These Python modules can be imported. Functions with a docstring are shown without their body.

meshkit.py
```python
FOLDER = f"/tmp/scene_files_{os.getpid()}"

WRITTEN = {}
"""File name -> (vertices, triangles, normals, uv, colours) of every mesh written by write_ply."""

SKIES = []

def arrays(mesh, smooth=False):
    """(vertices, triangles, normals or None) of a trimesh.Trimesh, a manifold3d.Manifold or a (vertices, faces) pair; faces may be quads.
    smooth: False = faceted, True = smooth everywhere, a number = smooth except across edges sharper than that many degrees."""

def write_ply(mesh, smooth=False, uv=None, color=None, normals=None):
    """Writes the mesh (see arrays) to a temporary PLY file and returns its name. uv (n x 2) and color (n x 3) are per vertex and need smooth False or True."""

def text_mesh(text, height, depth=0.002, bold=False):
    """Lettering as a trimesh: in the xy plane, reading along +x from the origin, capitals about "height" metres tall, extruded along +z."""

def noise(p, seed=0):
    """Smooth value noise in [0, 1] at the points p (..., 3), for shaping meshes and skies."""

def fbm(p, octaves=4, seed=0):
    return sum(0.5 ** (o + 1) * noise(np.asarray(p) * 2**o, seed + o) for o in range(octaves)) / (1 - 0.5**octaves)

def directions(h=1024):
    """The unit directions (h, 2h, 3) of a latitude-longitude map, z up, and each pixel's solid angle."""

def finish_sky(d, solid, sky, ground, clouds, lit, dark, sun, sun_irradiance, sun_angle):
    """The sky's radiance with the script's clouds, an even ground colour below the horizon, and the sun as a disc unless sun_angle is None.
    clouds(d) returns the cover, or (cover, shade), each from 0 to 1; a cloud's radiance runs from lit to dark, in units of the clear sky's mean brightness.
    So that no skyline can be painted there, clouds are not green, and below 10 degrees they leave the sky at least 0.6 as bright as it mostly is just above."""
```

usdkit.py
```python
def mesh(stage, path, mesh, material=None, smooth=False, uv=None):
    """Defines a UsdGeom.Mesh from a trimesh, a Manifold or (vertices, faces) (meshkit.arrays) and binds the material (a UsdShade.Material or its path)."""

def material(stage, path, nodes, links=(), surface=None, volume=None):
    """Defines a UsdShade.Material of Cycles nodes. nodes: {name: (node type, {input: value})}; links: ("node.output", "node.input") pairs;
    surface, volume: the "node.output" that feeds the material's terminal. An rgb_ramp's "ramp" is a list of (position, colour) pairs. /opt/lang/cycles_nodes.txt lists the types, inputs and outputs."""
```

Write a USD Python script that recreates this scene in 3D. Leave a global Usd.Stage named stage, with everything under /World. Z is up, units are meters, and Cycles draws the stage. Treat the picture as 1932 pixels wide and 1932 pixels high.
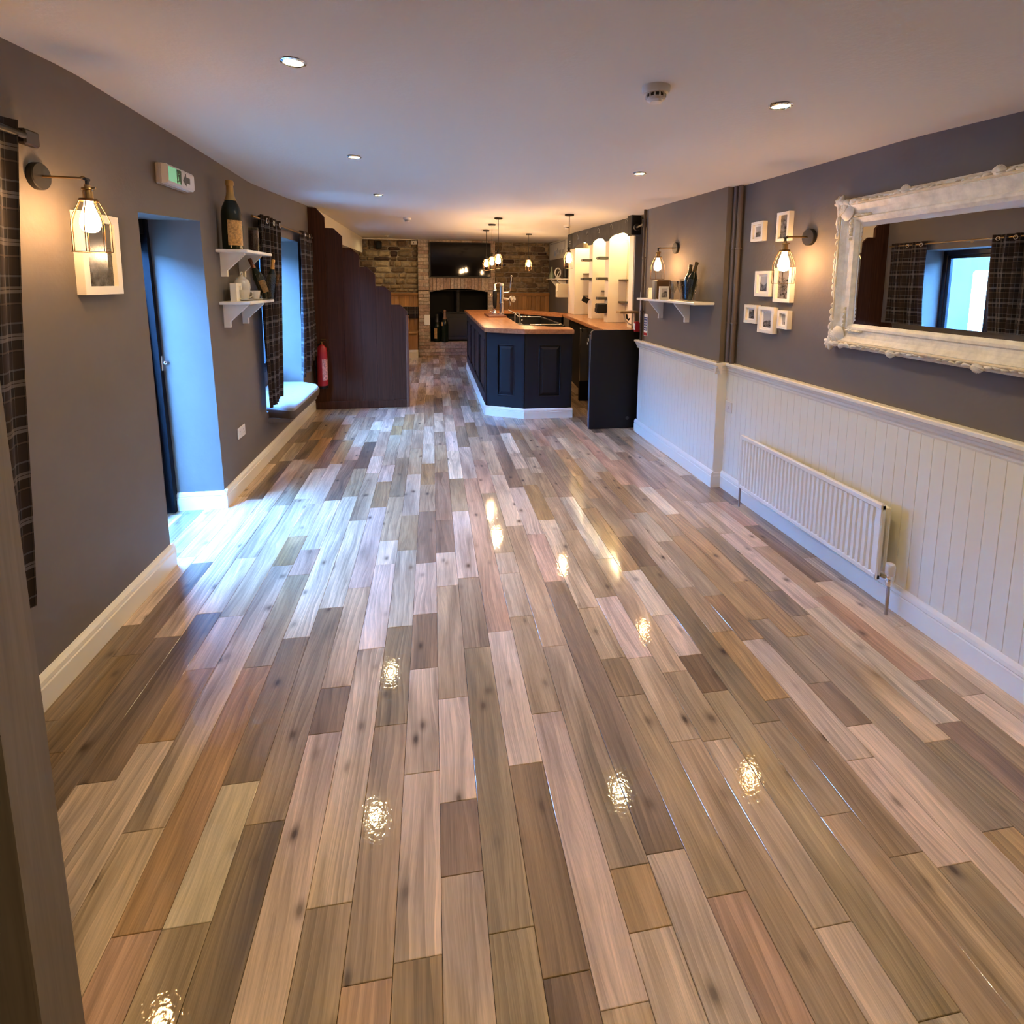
import math, random
import numpy as np, trimesh
import shapely.geometry as sg
from scipy.spatial import ConvexHull
from pxr import Usd, UsdGeom, UsdLux, UsdShade, Gf, Sdf, Vt
import usdkit, meshkit

stage = Usd.Stage.CreateInMemory()
UsdGeom.SetStageUpAxis(stage, 'Z')
UsdGeom.SetStageMetersPerUnit(stage, 1.0)
UsdGeom.Xform.Define(stage, '/World')
UsdGeom.Scope.Define(stage, '/World/Looks')
R = random.Random(7)
NR = np.random.RandomState(11)

# ---------------------------------------------------------------- camera, sky, exposure
YAW, PITCH, ROLL = math.radians(8.855), math.radians(6.671), 0.006
cam = UsdGeom.Camera.Define(stage, '/World/camera')
fw = np.array([math.sin(YAW) * math.cos(PITCH), math.cos(YAW) * math.cos(PITCH), -math.sin(PITCH)])
r0 = np.array([math.cos(YAW), -math.sin(YAW), 0.0]); u0 = np.cross(r0, fw)
rt = r0 * math.cos(ROLL) + u0 * math.sin(ROLL); up = -r0 * math.sin(ROLL) + u0 * math.cos(ROLL)
M = Gf.Matrix4d(*rt, 0, *up, 0, *(-fw), 0, 0, 0, 1.6, 1)
cam.AddTransformOp().Set(M)
cam.CreateHorizontalApertureAttr(36.0)
cam.CreateVerticalApertureAttr(36.0)
cam.CreateFocalLengthAttr(36.0 * 967 / 1932)
cam.CreateVerticalApertureOffsetAttr(-6.0)      # the photograph is the lower square of a portrait frame
cam.CreateClippingRangeAttr(Gf.Vec2f(0.05, 1000))
cam.CreateExposureAttr(1.55)

dome = UsdLux.DomeLight.Define(stage, '/World/sky')
dome.CreateColorAttr(Gf.Vec3f(0.11, 0.35, 0.97))
dome.CreateIntensityAttr(15.0)
BULB = 50.0       # radiance of the filament bulbs
SPOT = 230.0       # radiance of the downlight lenses
BAR = 34.0        # radiance of the tubes in the back-bar

# ---------------------------------------------------------------- naming and tagging
used = {}
def numbered(parent, name):
    k = (parent, name); n = used.get(k, -1) + 1; used[k] = n
    return f'{parent}/{name}' if n == 0 else f'{parent}/{name}_{n:03d}'
def path_of(parent):
    return '/World' if parent is None else str(parent.GetPath())
def put(prim, label=None, cat=None, group=None, kind=None):
    for k, v in (('label', label), ('category', cat), ('group', group), ('kind', kind)):
        if v: prim.SetCustomDataByKey(k, v)
    return prim
def thing(name, label, cat, loc=(0, 0, 0), rotz=0.0, group=None, kind=None):
    x = UsdGeom.Xform.Define(stage, numbered('/World', name))
    x.AddTranslateOp().Set(Gf.Vec3d(*map(float, loc)))
    if rotz: x.AddRotateZOp().Set(float(rotz))
    return put(x.GetPrim(), label, cat, group, kind)
def obj(name, m, material, parent=None, smooth=False, label=None, cat=None, group=None, kind=None, uv=None):
    if isinstance(m, MB): m = m.mesh()
    g = usdkit.mesh(stage, numbered(path_of(parent), name), m, material, smooth=smooth, uv=uv)
    return put(g.GetPrim(), label, cat, group, kind)
def struct(name, m, material, smooth=False):
    return obj(name, m, material, None, smooth, kind='structure')
def setting(name):
    return thing(name, None, None, kind='structure')
def copy(src, loc, rotz=0.0, label=None):
    was = dict(src.GetCustomData())
    o = thing(src.GetName().rstrip('0123456789').rstrip('_') if src.GetName()[-3:].isdigit() else src.GetName(), label or was.get('label'), was.get('category'), loc, rotz, was.get('group'))
    o.GetReferences().AddInternalReference(src.GetPath())
    o.SetInstanceable(True)
    return o

# ---------------------------------------------------------------- mesh helpers
def hull(pts):
    h = trimesh.Trimesh(np.asarray(pts, float), ConvexHull(np.asarray(pts, float)).simplices, process=False)
    c = h.vertices.mean(0)
    n = h.face_normals; bad = np.einsum('ij,ij->i', n, h.triangles_center - c) < 0
    f = h.faces.copy(); f[bad] = f[bad][:, ::-1]
    return trimesh.Trimesh(h.vertices, f, process=False)
def box(x0, x1, y0, y1, z0, z1, b=0.0):
    if b <= 0:
        m = trimesh.creation.box((x1 - x0, y1 - y0, z1 - z0)); m.apply_translation(((x0 + x1) / 2, (y0 + y1) / 2, (z0 + z1) / 2)); return m
    b = min(b, (x1 - x0) * .45, (y1 - y0) * .45, (z1 - z0) * .45); p = []
    for X, sx in ((x0, 1), (x1, -1)):
        for Y, sy in ((y0, 1), (y1, -1)):
            for Z, sz in ((z0, 1), (z1, -1)):
                p += [(X, Y + sy * b, Z + sz * b), (X + sx * b, Y, Z + sz * b), (X + sx * b, Y + sy * b, Z)]
    return hull(p)
def frame_of(d):
    d = np.asarray(d, float); d = d / np.linalg.norm(d)
    a = np.cross(d, (0, 0, 1) if abs(d[2]) < .9 else (1, 0, 0)); a /= np.linalg.norm(a)
    return a, np.cross(d, a), d
def cyl(p0, p1, r0, r1=None, n=16):
    p0 = np.asarray(p0, float); p1 = np.asarray(p1, float)
    return tube([p0, p1], [r0, r0 if r1 is None else r1], n)
def tube(pts, r, n=8, closed=False):
    p = np.asarray(pts, float); k = len(p); r = np.broadcast_to(r, (k,))
    t = (np.roll(p, -1, 0) - np.roll(p, 1, 0)) if closed else np.gradient(p, axis=0)
    t /= np.linalg.norm(t, axis=1, keepdims=True) + 1e-12
    a, _, _ = frame_of(t[0]); V = []
    ang = np.arange(n) * 2 * np.pi / n
    for i in range(k):
        a = a - t[i] * np.dot(a, t[i]); a /= np.linalg.norm(a) + 1e-12; b = np.cross(t[i], a)
        V.append(p[i] + r[i] * (np.cos(ang)[:, None] * a + np.sin(ang)[:, None] * b))
    V = np.vstack(V); F = []
    for i in range(k if closed else k - 1):
        o, q = i * n, ((i + 1) % k) * n
        for j in range(n):
            j2 = (j + 1) % n
            F += [(o + j, o + j2, q + j2), (o + j, q + j2, q + j)]
    if not closed:
        c0, c1 = len(V), len(V) + 1; V = np.vstack([V, p[0], p[-1]])
        for j in range(n):
            j2 = (j + 1) % n
            F += [(c0, j2, j), (c1, (k - 1) * n + j, (k - 1) * n + j2)]
    return trimesh.Trimesh(V, F, process=False)
def lathe(prof, o=(0, 0, 0), n=24, axis=(0, 0, 1)):
    """prof: (radius, height) pairs along the axis."""
    a, b, d = frame_of(axis); o = np.asarray(o, float); V = []; ang = np.arange(n) * 2 * np.pi / n
    for r, h in prof: V.append(o + d * h + max(r, 1e-5) * (np.cos(ang)[:, None] * a + np.sin(ang)[:, None] * b))
    V = np.vstack(V); F = []
    for i in range(len(prof) - 1):
        for j in range(n):
            j2 = (j + 1) % n; p, q = i * n, (i + 1) * n
            F += [(p + j, p + j2, q + j2), (p + j, q + j2, q + j)]
    m = trimesh.Trimesh(V, F, process=False)
    return m
def prism(poly, axis, a0, a1):
    """polygon (2-D points or shapely) extruded along axis: 'x' (y,z), 'y' (x,z), 'z' (x,y)."""
    g = poly if hasattr(poly, 'exterior') else sg.Polygon(poly)
    m = trimesh.creation.extrude_polygon(g, abs(a1 - a0), engine='earcut'); v = m.vertices.copy(); lo = min(a0, a1)
    if axis == 'x': w = np.column_stack([v[:, 2] + lo, v[:, 0], v[:, 1]])
    elif axis == 'y': w = np.column_stack([v[:, 0], v[:, 2] + lo, v[:, 1]])
    else: w = np.column_stack([v[:, 0], v[:, 1], v[:, 2] + lo])
    f = m.faces.copy()
    if axis == 'y': f = f[:, ::-1]
    return trimesh.Trimesh(w, f, process=False)
def ball(c, r, s=2, sc=(1, 1, 1)):
    m = trimesh.creation.icosphere(s, 1.0); m.vertices = m.vertices * np.asarray(sc) * r + np.asarray(c, float); return m
class MB:
    def __init__(self, *ms): self.l = list(ms)
    def add(self, *ms): self.l += ms; return self
    def mesh(self): return trimesh.util.concatenate(self.l) if len(self.l) > 1 else self.l[0]
def tilt(m, o, axis, deg):
    m = m.copy(); m.apply_transform(trimesh.transformations.rotation_matrix(math.radians(deg), axis, o)); return m
def grid(P):
    """P (n, m, 3) as a surface."""
    n, m = P.shape[:2]; i, j = np.meshgrid(np.arange(n - 1), np.arange(m - 1), indexing='ij')
    q = np.stack([i * m + j, (i + 1) * m + j, (i + 1) * m + j + 1, i * m + j + 1], -1).reshape(-1, 4)
    return P.reshape(-1, 3), np.vstack([q[:, [0, 1, 2]], q[:, [0, 2, 3]]])

# ---------------------------------------------------------------- materials
LK = '/World/Looks/'
def node_mat(name, nodes, links, surface): return usdkit.material(stage, LK + name, nodes, links, surface=surface)
def pbr(name, c, rough=.5, metal=0.0, coat=0.0, vary=0.0, vs=6.0, bump=0.0, bs=60.0, bd=.002, spec=.5, sheen=0.0, emit=None, es=0.0):
    n = {'p': ('principled_bsdf', {'base_color': c, 'roughness': rough, 'metallic': metal, 'coat_weight': coat, 'coat_roughness': .06, 'specular_ior_level': spec, 'sheen_weight': sheen})}
    l = []
    if emit is not None: n['p'][1].update(emission_color=emit, emission_strength=es)
    if vary or bump: n['g'] = ('geometry', {})
    if vary:
        n['n'] = ('noise_texture', {'scale': vs, 'detail': 4.0, 'roughness': .6})
        n['r'] = ('rgb_ramp', {'ramp': [(.3, tuple(max(0, x * (1 - vary)) for x in c)), (.7, tuple(min(1, x * (1 + vary)) for x in c))]})
        l += [('g.position', 'n.vector'), ('n.fac', 'r.fac'), ('r.color', 'p.base_color')]
    if bump:
        n['bn'] = ('noise_texture', {'scale': bs, 'detail': 3.0}); n['b'] = ('bump', {'strength': bump, 'distance': bd})
        l += [('g.position', 'bn.vector'), ('bn.fac', 'b.height'), ('b.normal', 'p.normal')]
    return node_mat(name, n, l, 'p.BSDF')
def wood(name, c0, c1, along, rough=.45, fine=90.0, coat=0.0, lo=.78, hi=1.18, spec=.5):
    """straight-grained wood; along: 0, 1 or 2, the axis the grain runs along."""
    sc = [fine, fine, fine]; sc[along] = fine * .04
    n = {'g': ('geometry', {}), 'm': ('mapping', {'scale': tuple(sc)}), 'o': ('object_info', {}), 'k': ('vector_math', {'math_type': 'scale', 'vector1': (3.1, 5.7, 4.3)}),
         'k2': ('vector_math', {'math_type': 'add'}), 'n': ('noise_texture', {'scale': 1.0, 'detail': 5.0, 'roughness': .62, 'distortion': .8}),
         'r': ('rgb_ramp', {'ramp': [(.28, c0), (.72, c1)]}), 'h': ('map_range', {'from_min': 0.0, 'from_max': 1.0, 'to_min': lo, 'to_max': hi}),
         'v': ('hsv', {}), 'b': ('bump', {'strength': .25, 'distance': .001}),
         'p': ('principled_bsdf', {'roughness': rough, 'coat_weight': coat, 'coat_roughness': .08, 'specular_ior_level': spec})}
    l = [('g.position', 'k2.vector1'), ('o.random', 'k.scale'), ('k.vector', 'k2.vector2'), ('k2.vector', 'm.vector'), ('m.vector', 'n.vector'), ('n.fac', 'r.fac'),
         ('r.color', 'v.color'), ('o.random', 'h.value'), ('h.result', 'v.value'), ('v.color', 'p.base_color'), ('n.fac', 'b.height'), ('b.normal', 'p.normal')]
    return node_mat(name, n, l, 'p.BSDF')
def emitter(name, c, s): return node_mat(name, {'e': ('emission', {'color': c, 'strength': s})}, [], 'e.emission')

WALL = pbr('wall_paint', (.151, .130, .110), .75, vary=.05, vs=3, bump=.25, bs=45, bd=.004)
CEIL = pbr('ceiling_paint', (.70, .665, .585), .8, bump=.35, bs=55, bd=.003)
WHITE = pbr('white_gloss', (.82, .79, .70), .35, bump=.08, bs=30)
CREAM = pbr('cream_paint', (.80, .69, .45), .5)
RADW = pbr('radiator_enamel', (.80, .78, .69), .3)
BLACK = pbr('black_paint', (.007, .007, .0075), .5, spec=.25)
IRON = pbr('black_iron', (.015, .013, .012), .5, .3)
BRASS = pbr('aged_brass', (.34, .22, .10), .35, 1.0)
BRONZE = pbr('dark_bronze_wire', (.12, .065, .028), .45, .8)
CHROME = pbr('chrome', (.85, .85, .86), .08, 1.0)
STEEL = pbr('brushed_steel', (.42, .38, .33), .35, 1.0)
NAVY = pbr('navy_paint', (.0065, .009, .013), .5, vary=.1, vs=8, bump=.1, bs=25, spec=.3)
DOORB = pbr('door_paint', (.004, .005, .008), .6, spec=.15)
TAUPE = wood('taupe_board', (.135, .112, .093), (.185, .158, .132), 2, .6, 60)
STAIR = wood('stained_pine', (.040, .013, .005), (.090, .032, .015), 2, .55, 40, 0.0, .92, 1.08, .2)
STAIRL = wood('newel_pine', (.10, .040, .022), (.19, .085, .048), 2, .4, 40)
PINE = wood('varnished_pine', (.30, .14, .045), (.46, .25, .09), 2, .35, 40)
PINEH = wood('varnished_rail', (.28, .13, .045), (.42, .23, .085), 0, .35, 40)
OAKTOP = wood('bar_top_wood', (.30, .115, .040), (.50, .23, .095), 1, .3, 30, .15)
OAKSHELF = wood('oak_shelf', (.20, .13, .06), (.34, .23, .12), 1, .45, 40)
DARKSHELF = pbr('dark_shelf', (.045, .038, .026), .5)
STONES = [pbr(f'sandstone_{i}', c, .9, vary=.35, vs=14, bump=.9, bs=30, bd=.01) for i, c in enumerate([(.23, .16, .085), (.17, .12, .065), (.29, .22, .13), (.13, .085, .05), (.20, .155, .10)])]
STONED = pbr('ironstone', (.05, .026, .018), .9, vary=.3, vs=14, bump=.9, bs=30, bd=.01)
MORTAR = pbr('mortar', (.27, .22, .16), .95, vary=.2, vs=20, bump=.8, bs=60, bd=.005)
BRICKS = [pbr(f'brick_{i}', c, .9, vary=.3, vs=25, bump=.8, bs=50, bd=.006) for i, c in enumerate([(.44, .32, .25), (.36, .25, .195), (.50, .40, .32), (.42, .345, .28)])]
SOOT = pbr('soot', (.006, .006, .006), .9)
STOVE = pbr('stove_iron', (.018, .018, .021), .6)
TVM = pbr('tv_screen', (.005, .004, .005), .05, spec=.25)
GREENG = pbr('green_glass', (.006, .011, .007), .14, spec=.4)
GOLD = pbr('gold_foil', (.50, .30, .09), .35, .7, bump=.4, bs=70)
COPPER = pbr('copper_foil', (.22, .09, .05), .4, .6)
LABELM = pbr('bottle_label', (.45, .24, .07), .5, vary=.5, vs=60)
CERAMIC = pbr('white_ceramic', (.62, .60, .55), .25)
RED = pbr('red_enamel', (.36, .012, .016), .35)
PAPER = pbr('white_paper', (.85, .84, .80), .7)
BLUE = pbr('notice_blue', (.02, .05, .22), .5)
GREENS = pbr('exit_green', (.22, .50, .31), .4, emit=(.25, .9, .5), es=.10)
GREEND = pbr('exit_dark_green', (.01, .06, .03), .5)
PLASTIC = pbr('white_plastic', (.70, .67, .62), .4)
GREYPL = pbr('grey_plastic', (.34, .30, .27), .5)
CUSH = pbr('grey_cushion', (.21, .205, .215), .9, vary=.1, vs=30, bump=.3, bs=90, sheen=.3)
CUSHD = pbr('brown_cushion_side', (.09, .07, .055), .9)
CHALK = pbr('chalkboard', (.050, .048, .045), .8, vary=.25, vs=9)
CHALKL = pbr('chalk', (.30, .30, .28), .9)
OUTW = pbr('outside_render', (.055, .046, .036), .9, vary=.15, vs=2)
OUTG = pbr('outside_paving', (.12, .10, .08), .9, vary=.2, vs=3)
OUTWHITE = pbr('outside_white', (.8, .8, .8), .6)
DISTRESS = pbr('distressed_white', (.70, .66, .56), .5, vary=.16, vs=22, bump=.3, bs=35, bd=.004)
LIP = pbr('aged_cream', (.66, .56, .38), .5, vary=.12, vs=25, bump=.3, bs=35, bd=.004)
MIRROR = pbr('mirror_silver', (.86, .87, .86), .0, 1.0)
BULBM = emitter('filament_bulb', (1.0, .54, .23), BULB)
PENDM = emitter('pendant_bulb', (1.0, .62, .32), BULB * 2.4)
SPOTM = emitter('downlight_lens', (1.0, .78, .43), SPOT)
TUBEM = emitter('warm_tube', (1.0, .80, .42), BAR)
def pane(name, tint=(1, 1, 1)):
    """thin glass: clear straight on, reflecting more at a glancing angle from either side."""
    return node_mat(name, {'t': ('transparent_bsdf', {'color': tint}), 'g': ('glossy_bsdf', {'color': (1, 1, 1), 'roughness': 0.0}), 'f': ('layer_weight', {'blend': .5}), 'q': ('math', {'math_type': 'power', 'value2': 4.0}), 'r': ('math', {'math_type': 'multiply_add', 'value2': .5, 'value3': .035}), 'm': ('mix_closure', {})},
                    [('f.facing', 'q.value1'), ('q.value', 'r.value1'), ('r.value', 'm.fac'), ('t.BSDF', 'm.closure1'), ('g.BSDF', 'm.closure2')], 'm.closure')
GLASS = pane('window_glass', (.93, .96, .96))
CLEAR = pane('clear_glass', (.86, .87, .86))
def print_mat(name, lo, hi, sky, sc, zmid):
    """a monochrome photographic print: pale sky above a rough dark ground; print height comes from the world z."""
    n = {'g': ('geometry', {}), 'n': ('noise_texture', {'scale': sc, 'detail': 6.0, 'roughness': .7}), 's': ('separate_xyz', {}), 'n2': ('noise_texture', {'scale': sc * .5, 'detail': 3.0}),
         'a': ('math', {'math_type': 'multiply_add', 'value2': .09, 'value3': -.045}), 'b': ('math', {'math_type': 'add'}), 'c': ('map_range', {'from_min': zmid - .006, 'from_max': zmid + .006, 'clamp': True}),
         'r': ('rgb_ramp', {'ramp': [(.35, lo), (.65, hi)]}), 'm': ('mix', {'color2': sky}), 'p': ('principled_bsdf', {'roughness': .12})}
    l = [('g.position', 'n.vector'), ('g.position', 'n2.vector'), ('g.position', 's.vector'), ('n2.fac', 'a.value1'), ('a.value', 'b.value1'), ('s.z', 'b.value2'), ('b.value', 'c.value'),
         ('n.fac', 'r.fac'), ('c.result', 'm.fac'), ('r.color', 'm.color1'), ('m.color', 'p.base_color')]
    return node_mat(name, n, l, 'p.BSDF')
def plaid(name):
    """dark woollen tartan; the cloth coordinates come from the mesh's st primvar (metres across and along the cloth)."""
    n = {'a': ('attribute', {'attribute': 'st'}), 's': ('separate_xyz', {}), 'p': ('principled_bsdf', {'roughness': .9, 'specular_ior_level': .2})}
    l = [('a.vector', 's.vector')]
    def band(ch, period, centre, width):
        k = f'{ch}{int(period*1000)}_{int(centre*1000)}_{int(width*1000)}'
        n['d' + k] = ('math', {'math_type': 'multiply', 'value2': 1 / period}); n['f' + k] = ('math', {'math_type': 'fraction'}); n['c' + k] = ('math', {'math_type': 'compare', 'value2': centre, 'value3': width})
        l.extend([(f's.{ch}', f'd{k}.value1'), (f'd{k}.value', f'f{k}.value1'), (f'f{k}.value', f'c{k}.value1')]); return f'c{k}.value'
    cur = None
    base = (.011, .0095, .0125); n['base'] = ('color', {'value': base}); cur = 'base.color'; i = 0
    for ch in ('x', 'y'):
        for per, cen, wid, col, fac in ((.16, .25, .17, (.028, .018, .015), .6), (.16, .72, .035, (.17, .15, .14), .5), (.16, .80, .03, (.17, .15, .14), .45), (.16, .47, .018, (.10, .07, .05), .5), (.16, .05, .02, (.12, .115, .12), .4)):
            b = band(ch, per, cen, wid); i += 1
            n[f'q{i}'] = ('math', {'math_type': 'multiply', 'value2': fac}); n[f'm{i}'] = ('mix', {'color2': col})
            l.extend([(b, f'q{i}.value1'), (f'q{i}.value', f'm{i}.fac'), (cur, f'm{i}.color1')]); cur = f'm{i}.color'
    l.append((cur, 'p.base_color'))
    return node_mat(name, n, l, 'p.BSDF')
PLAID = plaid('tartan_cloth')

def floor_wood():
    n = {'g': ('geometry', {}), 't': ('attribute', {'attribute': 'tint'}), 'sd': ('attribute', {'attribute': 'seed'}), 'ad': ('vector_math', {'math_type': 'add'}),
         # a slow warp bends the grain, which otherwise runs along the plank
         'm0': ('mapping', {'scale': (7.0, 1.1, 1.0)}), 'n0': ('noise_texture', {'scale': 1.0, 'detail': 2.0}), 'w0': ('vector_math', {'math_type': 'multiply_add', 'vector2': (.10, 0, 0)}),
         'm1': ('mapping', {'scale': (1.0, .11, 1.0)}), 'w': ('wave_texture', {'wave_type': 'bands', 'bands_direction': 'x', 'profile': 'saw', 'scale': 12.0, 'distortion': 15.0, 'detail': 2.0, 'detail_scale': .55, 'detail_roughness': .5}),
         'wa': ('map_range', {'from_min': .38, 'from_max': .66, 'to_min': -.06, 'to_max': -.46, 'clamp': True}), 'wr': ('math', {'math_type': 'multiply_add', 'value3': 1.10}),
         'm2': ('mapping', {'scale': (170.0, 6.0, 1.0)}), 'n2': ('noise_texture', {'scale': 1.0, 'detail': 3.0, 'roughness': .7}), 'n2r': ('map_range', {'from_min': .32, 'from_max': .68, 'to_min': .78, 'to_max': 1.14}),
         'm3': ('mapping', {'scale': (11.0, 1.3, 1.0)}), 'n3': ('noise_texture', {'scale': 1.0, 'detail': 2.0, 'distortion': .8}), 'n3r': ('map_range', {'from_min': .32, 'from_max': .68, 'to_min': .64, 'to_max': 1.24}),
         'x1': ('math', {'math_type': 'multiply'}), 'x2': ('math', {'math_type': 'multiply'}), 'hs': ('hsv', {}),
         # knots: dark, slightly drawn out along the plank, in a browner halo
         'm4': ('mapping', {'scale': (6.2, 3.6, 1.0)}), 'vo': ('voronoi_texture', {'dimensions': '2D', 'feature': 'f1', 'scale': 1.0}), 'vs': ('separate_color', {}), 'vg': ('math', {'math_type': 'greater_than', 'value2': .30}),
         'vk': ('math', {'math_type': 'multiply'}),
         'vr': ('map_range', {'from_min': .03, 'from_max': .18, 'to_min': 1.0, 'to_max': 0.0, 'clamp': True}), 'vp': ('math', {'math_type': 'power', 'value2': 2.2}), 'vm': ('math', {'math_type': 'multiply'}), 'kn': ('mix', {'color2': (.030, .016, .009)}),
         'bn': ('noise_texture', {'scale': 85.0, 'detail': 1.0}), 'b': ('bump', {'strength': .16, 'distance': .0014}),
         'p': ('principled_bsdf', {'roughness': .42, 'coat_weight': 1.0, 'coat_roughness': .05, 'coat_ior': 1.5, 'specular_ior_level': .3})}
    l = [('g.position', 'ad.vector1'), ('sd.vector', 'ad.vector2'), ('ad.vector', 'm0.vector'), ('m0.vector', 'n0.vector'), ('n0.color', 'w0.vector1'), ('ad.vector', 'w0.vector3'),
         ('w0.vector', 'm1.vector'), ('m1.vector', 'w.vector'), ('w.fac', 'wr.value1'), ('n0.fac', 'wa.value'), ('wa.result', 'wr.value2'),
         ('w0.vector', 'm2.vector'), ('m2.vector', 'n2.vector'), ('n2.fac', 'n2r.value'), ('w0.vector', 'm3.vector'), ('m3.vector', 'n3.vector'), ('n3.fac', 'n3r.value'),
         ('wr.value', 'x1.value1'), ('n2r.result', 'x1.value2'), ('x1.value', 'x2.value1'), ('n3r.result', 'x2.value2'), ('t.color', 'hs.color'), ('x2.value', 'hs.value'),
         ('w0.vector', 'm4.vector'), ('m4.vector', 'vo.vector'), ('vo.color', 'vs.color'), ('vs.r', 'vg.value1'), ('vo.distance', 'vr.value'), ('vr.result', 'vp.value1'), ('vp.value', 'vm.value1'), ('vg.value', 'vk.value1'), ('vs.g', 'vk.value2'), ('vk.value', 'vm.value2'),
         ('vm.value', 'kn.fac'), ('hs.color', 'kn.color1'), ('kn.color', 'p.base_color'),
         ('g.position', 'bn.vector'), ('bn.fac', 'b.height'), ('b.normal', 'p.coat_normal')]
    return node_mat('lacquered_oak', n, l, 'p.BSDF')
OAK = floor_wood()

# ================================================================ THE ROOM
XL, XR, XB = -1.46, 2.25, 2.17          # plaster of the left wall, the right wall, the boxed-out stretch of the right wall
Y0, YB = -2.2, 11.2                     # wall behind the camera, back wall
def ceil_z(x, y):
    zl = np.interp(y, [1.5, 2.12, 2.47, 3.17, 3.86, 4.57, 5.4, 6.44, 11.2], [2.40, 2.425, 2.448, 2.43, 2.41, 2.385, 2.42, 2.475, 2.475])
    zr = np.interp(y, [1.4, 1.7, 2.2, 3.5, 5.0, 11.2], [2.25, 2.26, 2.285, 2.30, 2.33, 2.45])
    t = np.clip((x + 1.46) / 3.68, -.2, 1.3)
    return zl * (1 - t) + zr * t

def make_ceiling():
    xs = np.linspace(-2.0, 2.75, 40); ys = np.linspace(-2.5, 11.9, 110)
    X, Y = np.meshgrid(xs, ys, indexing='ij')
    V, F = grid(np.stack([X, Y, ceil_z(X, Y)], -1)); n = len(V)
    V2 = V.copy(); V2[:, 2] = 2.75
    b = []                                   # rim
    nx, ny = X.shape; idx = np.arange(n).reshape(nx, ny)
    ring = list(idx[:, 0]) + list(idx[-1, 1:]) + list(idx[-2::-1, -1]) + list(idx[0, -2:0:-1])
    for a, c in zip(ring, ring[1:] + ring[:1]): b += [(a, c, c + n), (a, c + n, a + n)]
    m = trimesh.Trimesh(np.vstack([V, V2]), np.vstack([F[:, ::-1], F + n, b]), process=False)
    struct('ceiling', m, CEIL, smooth=40)
make_ceiling()

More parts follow.
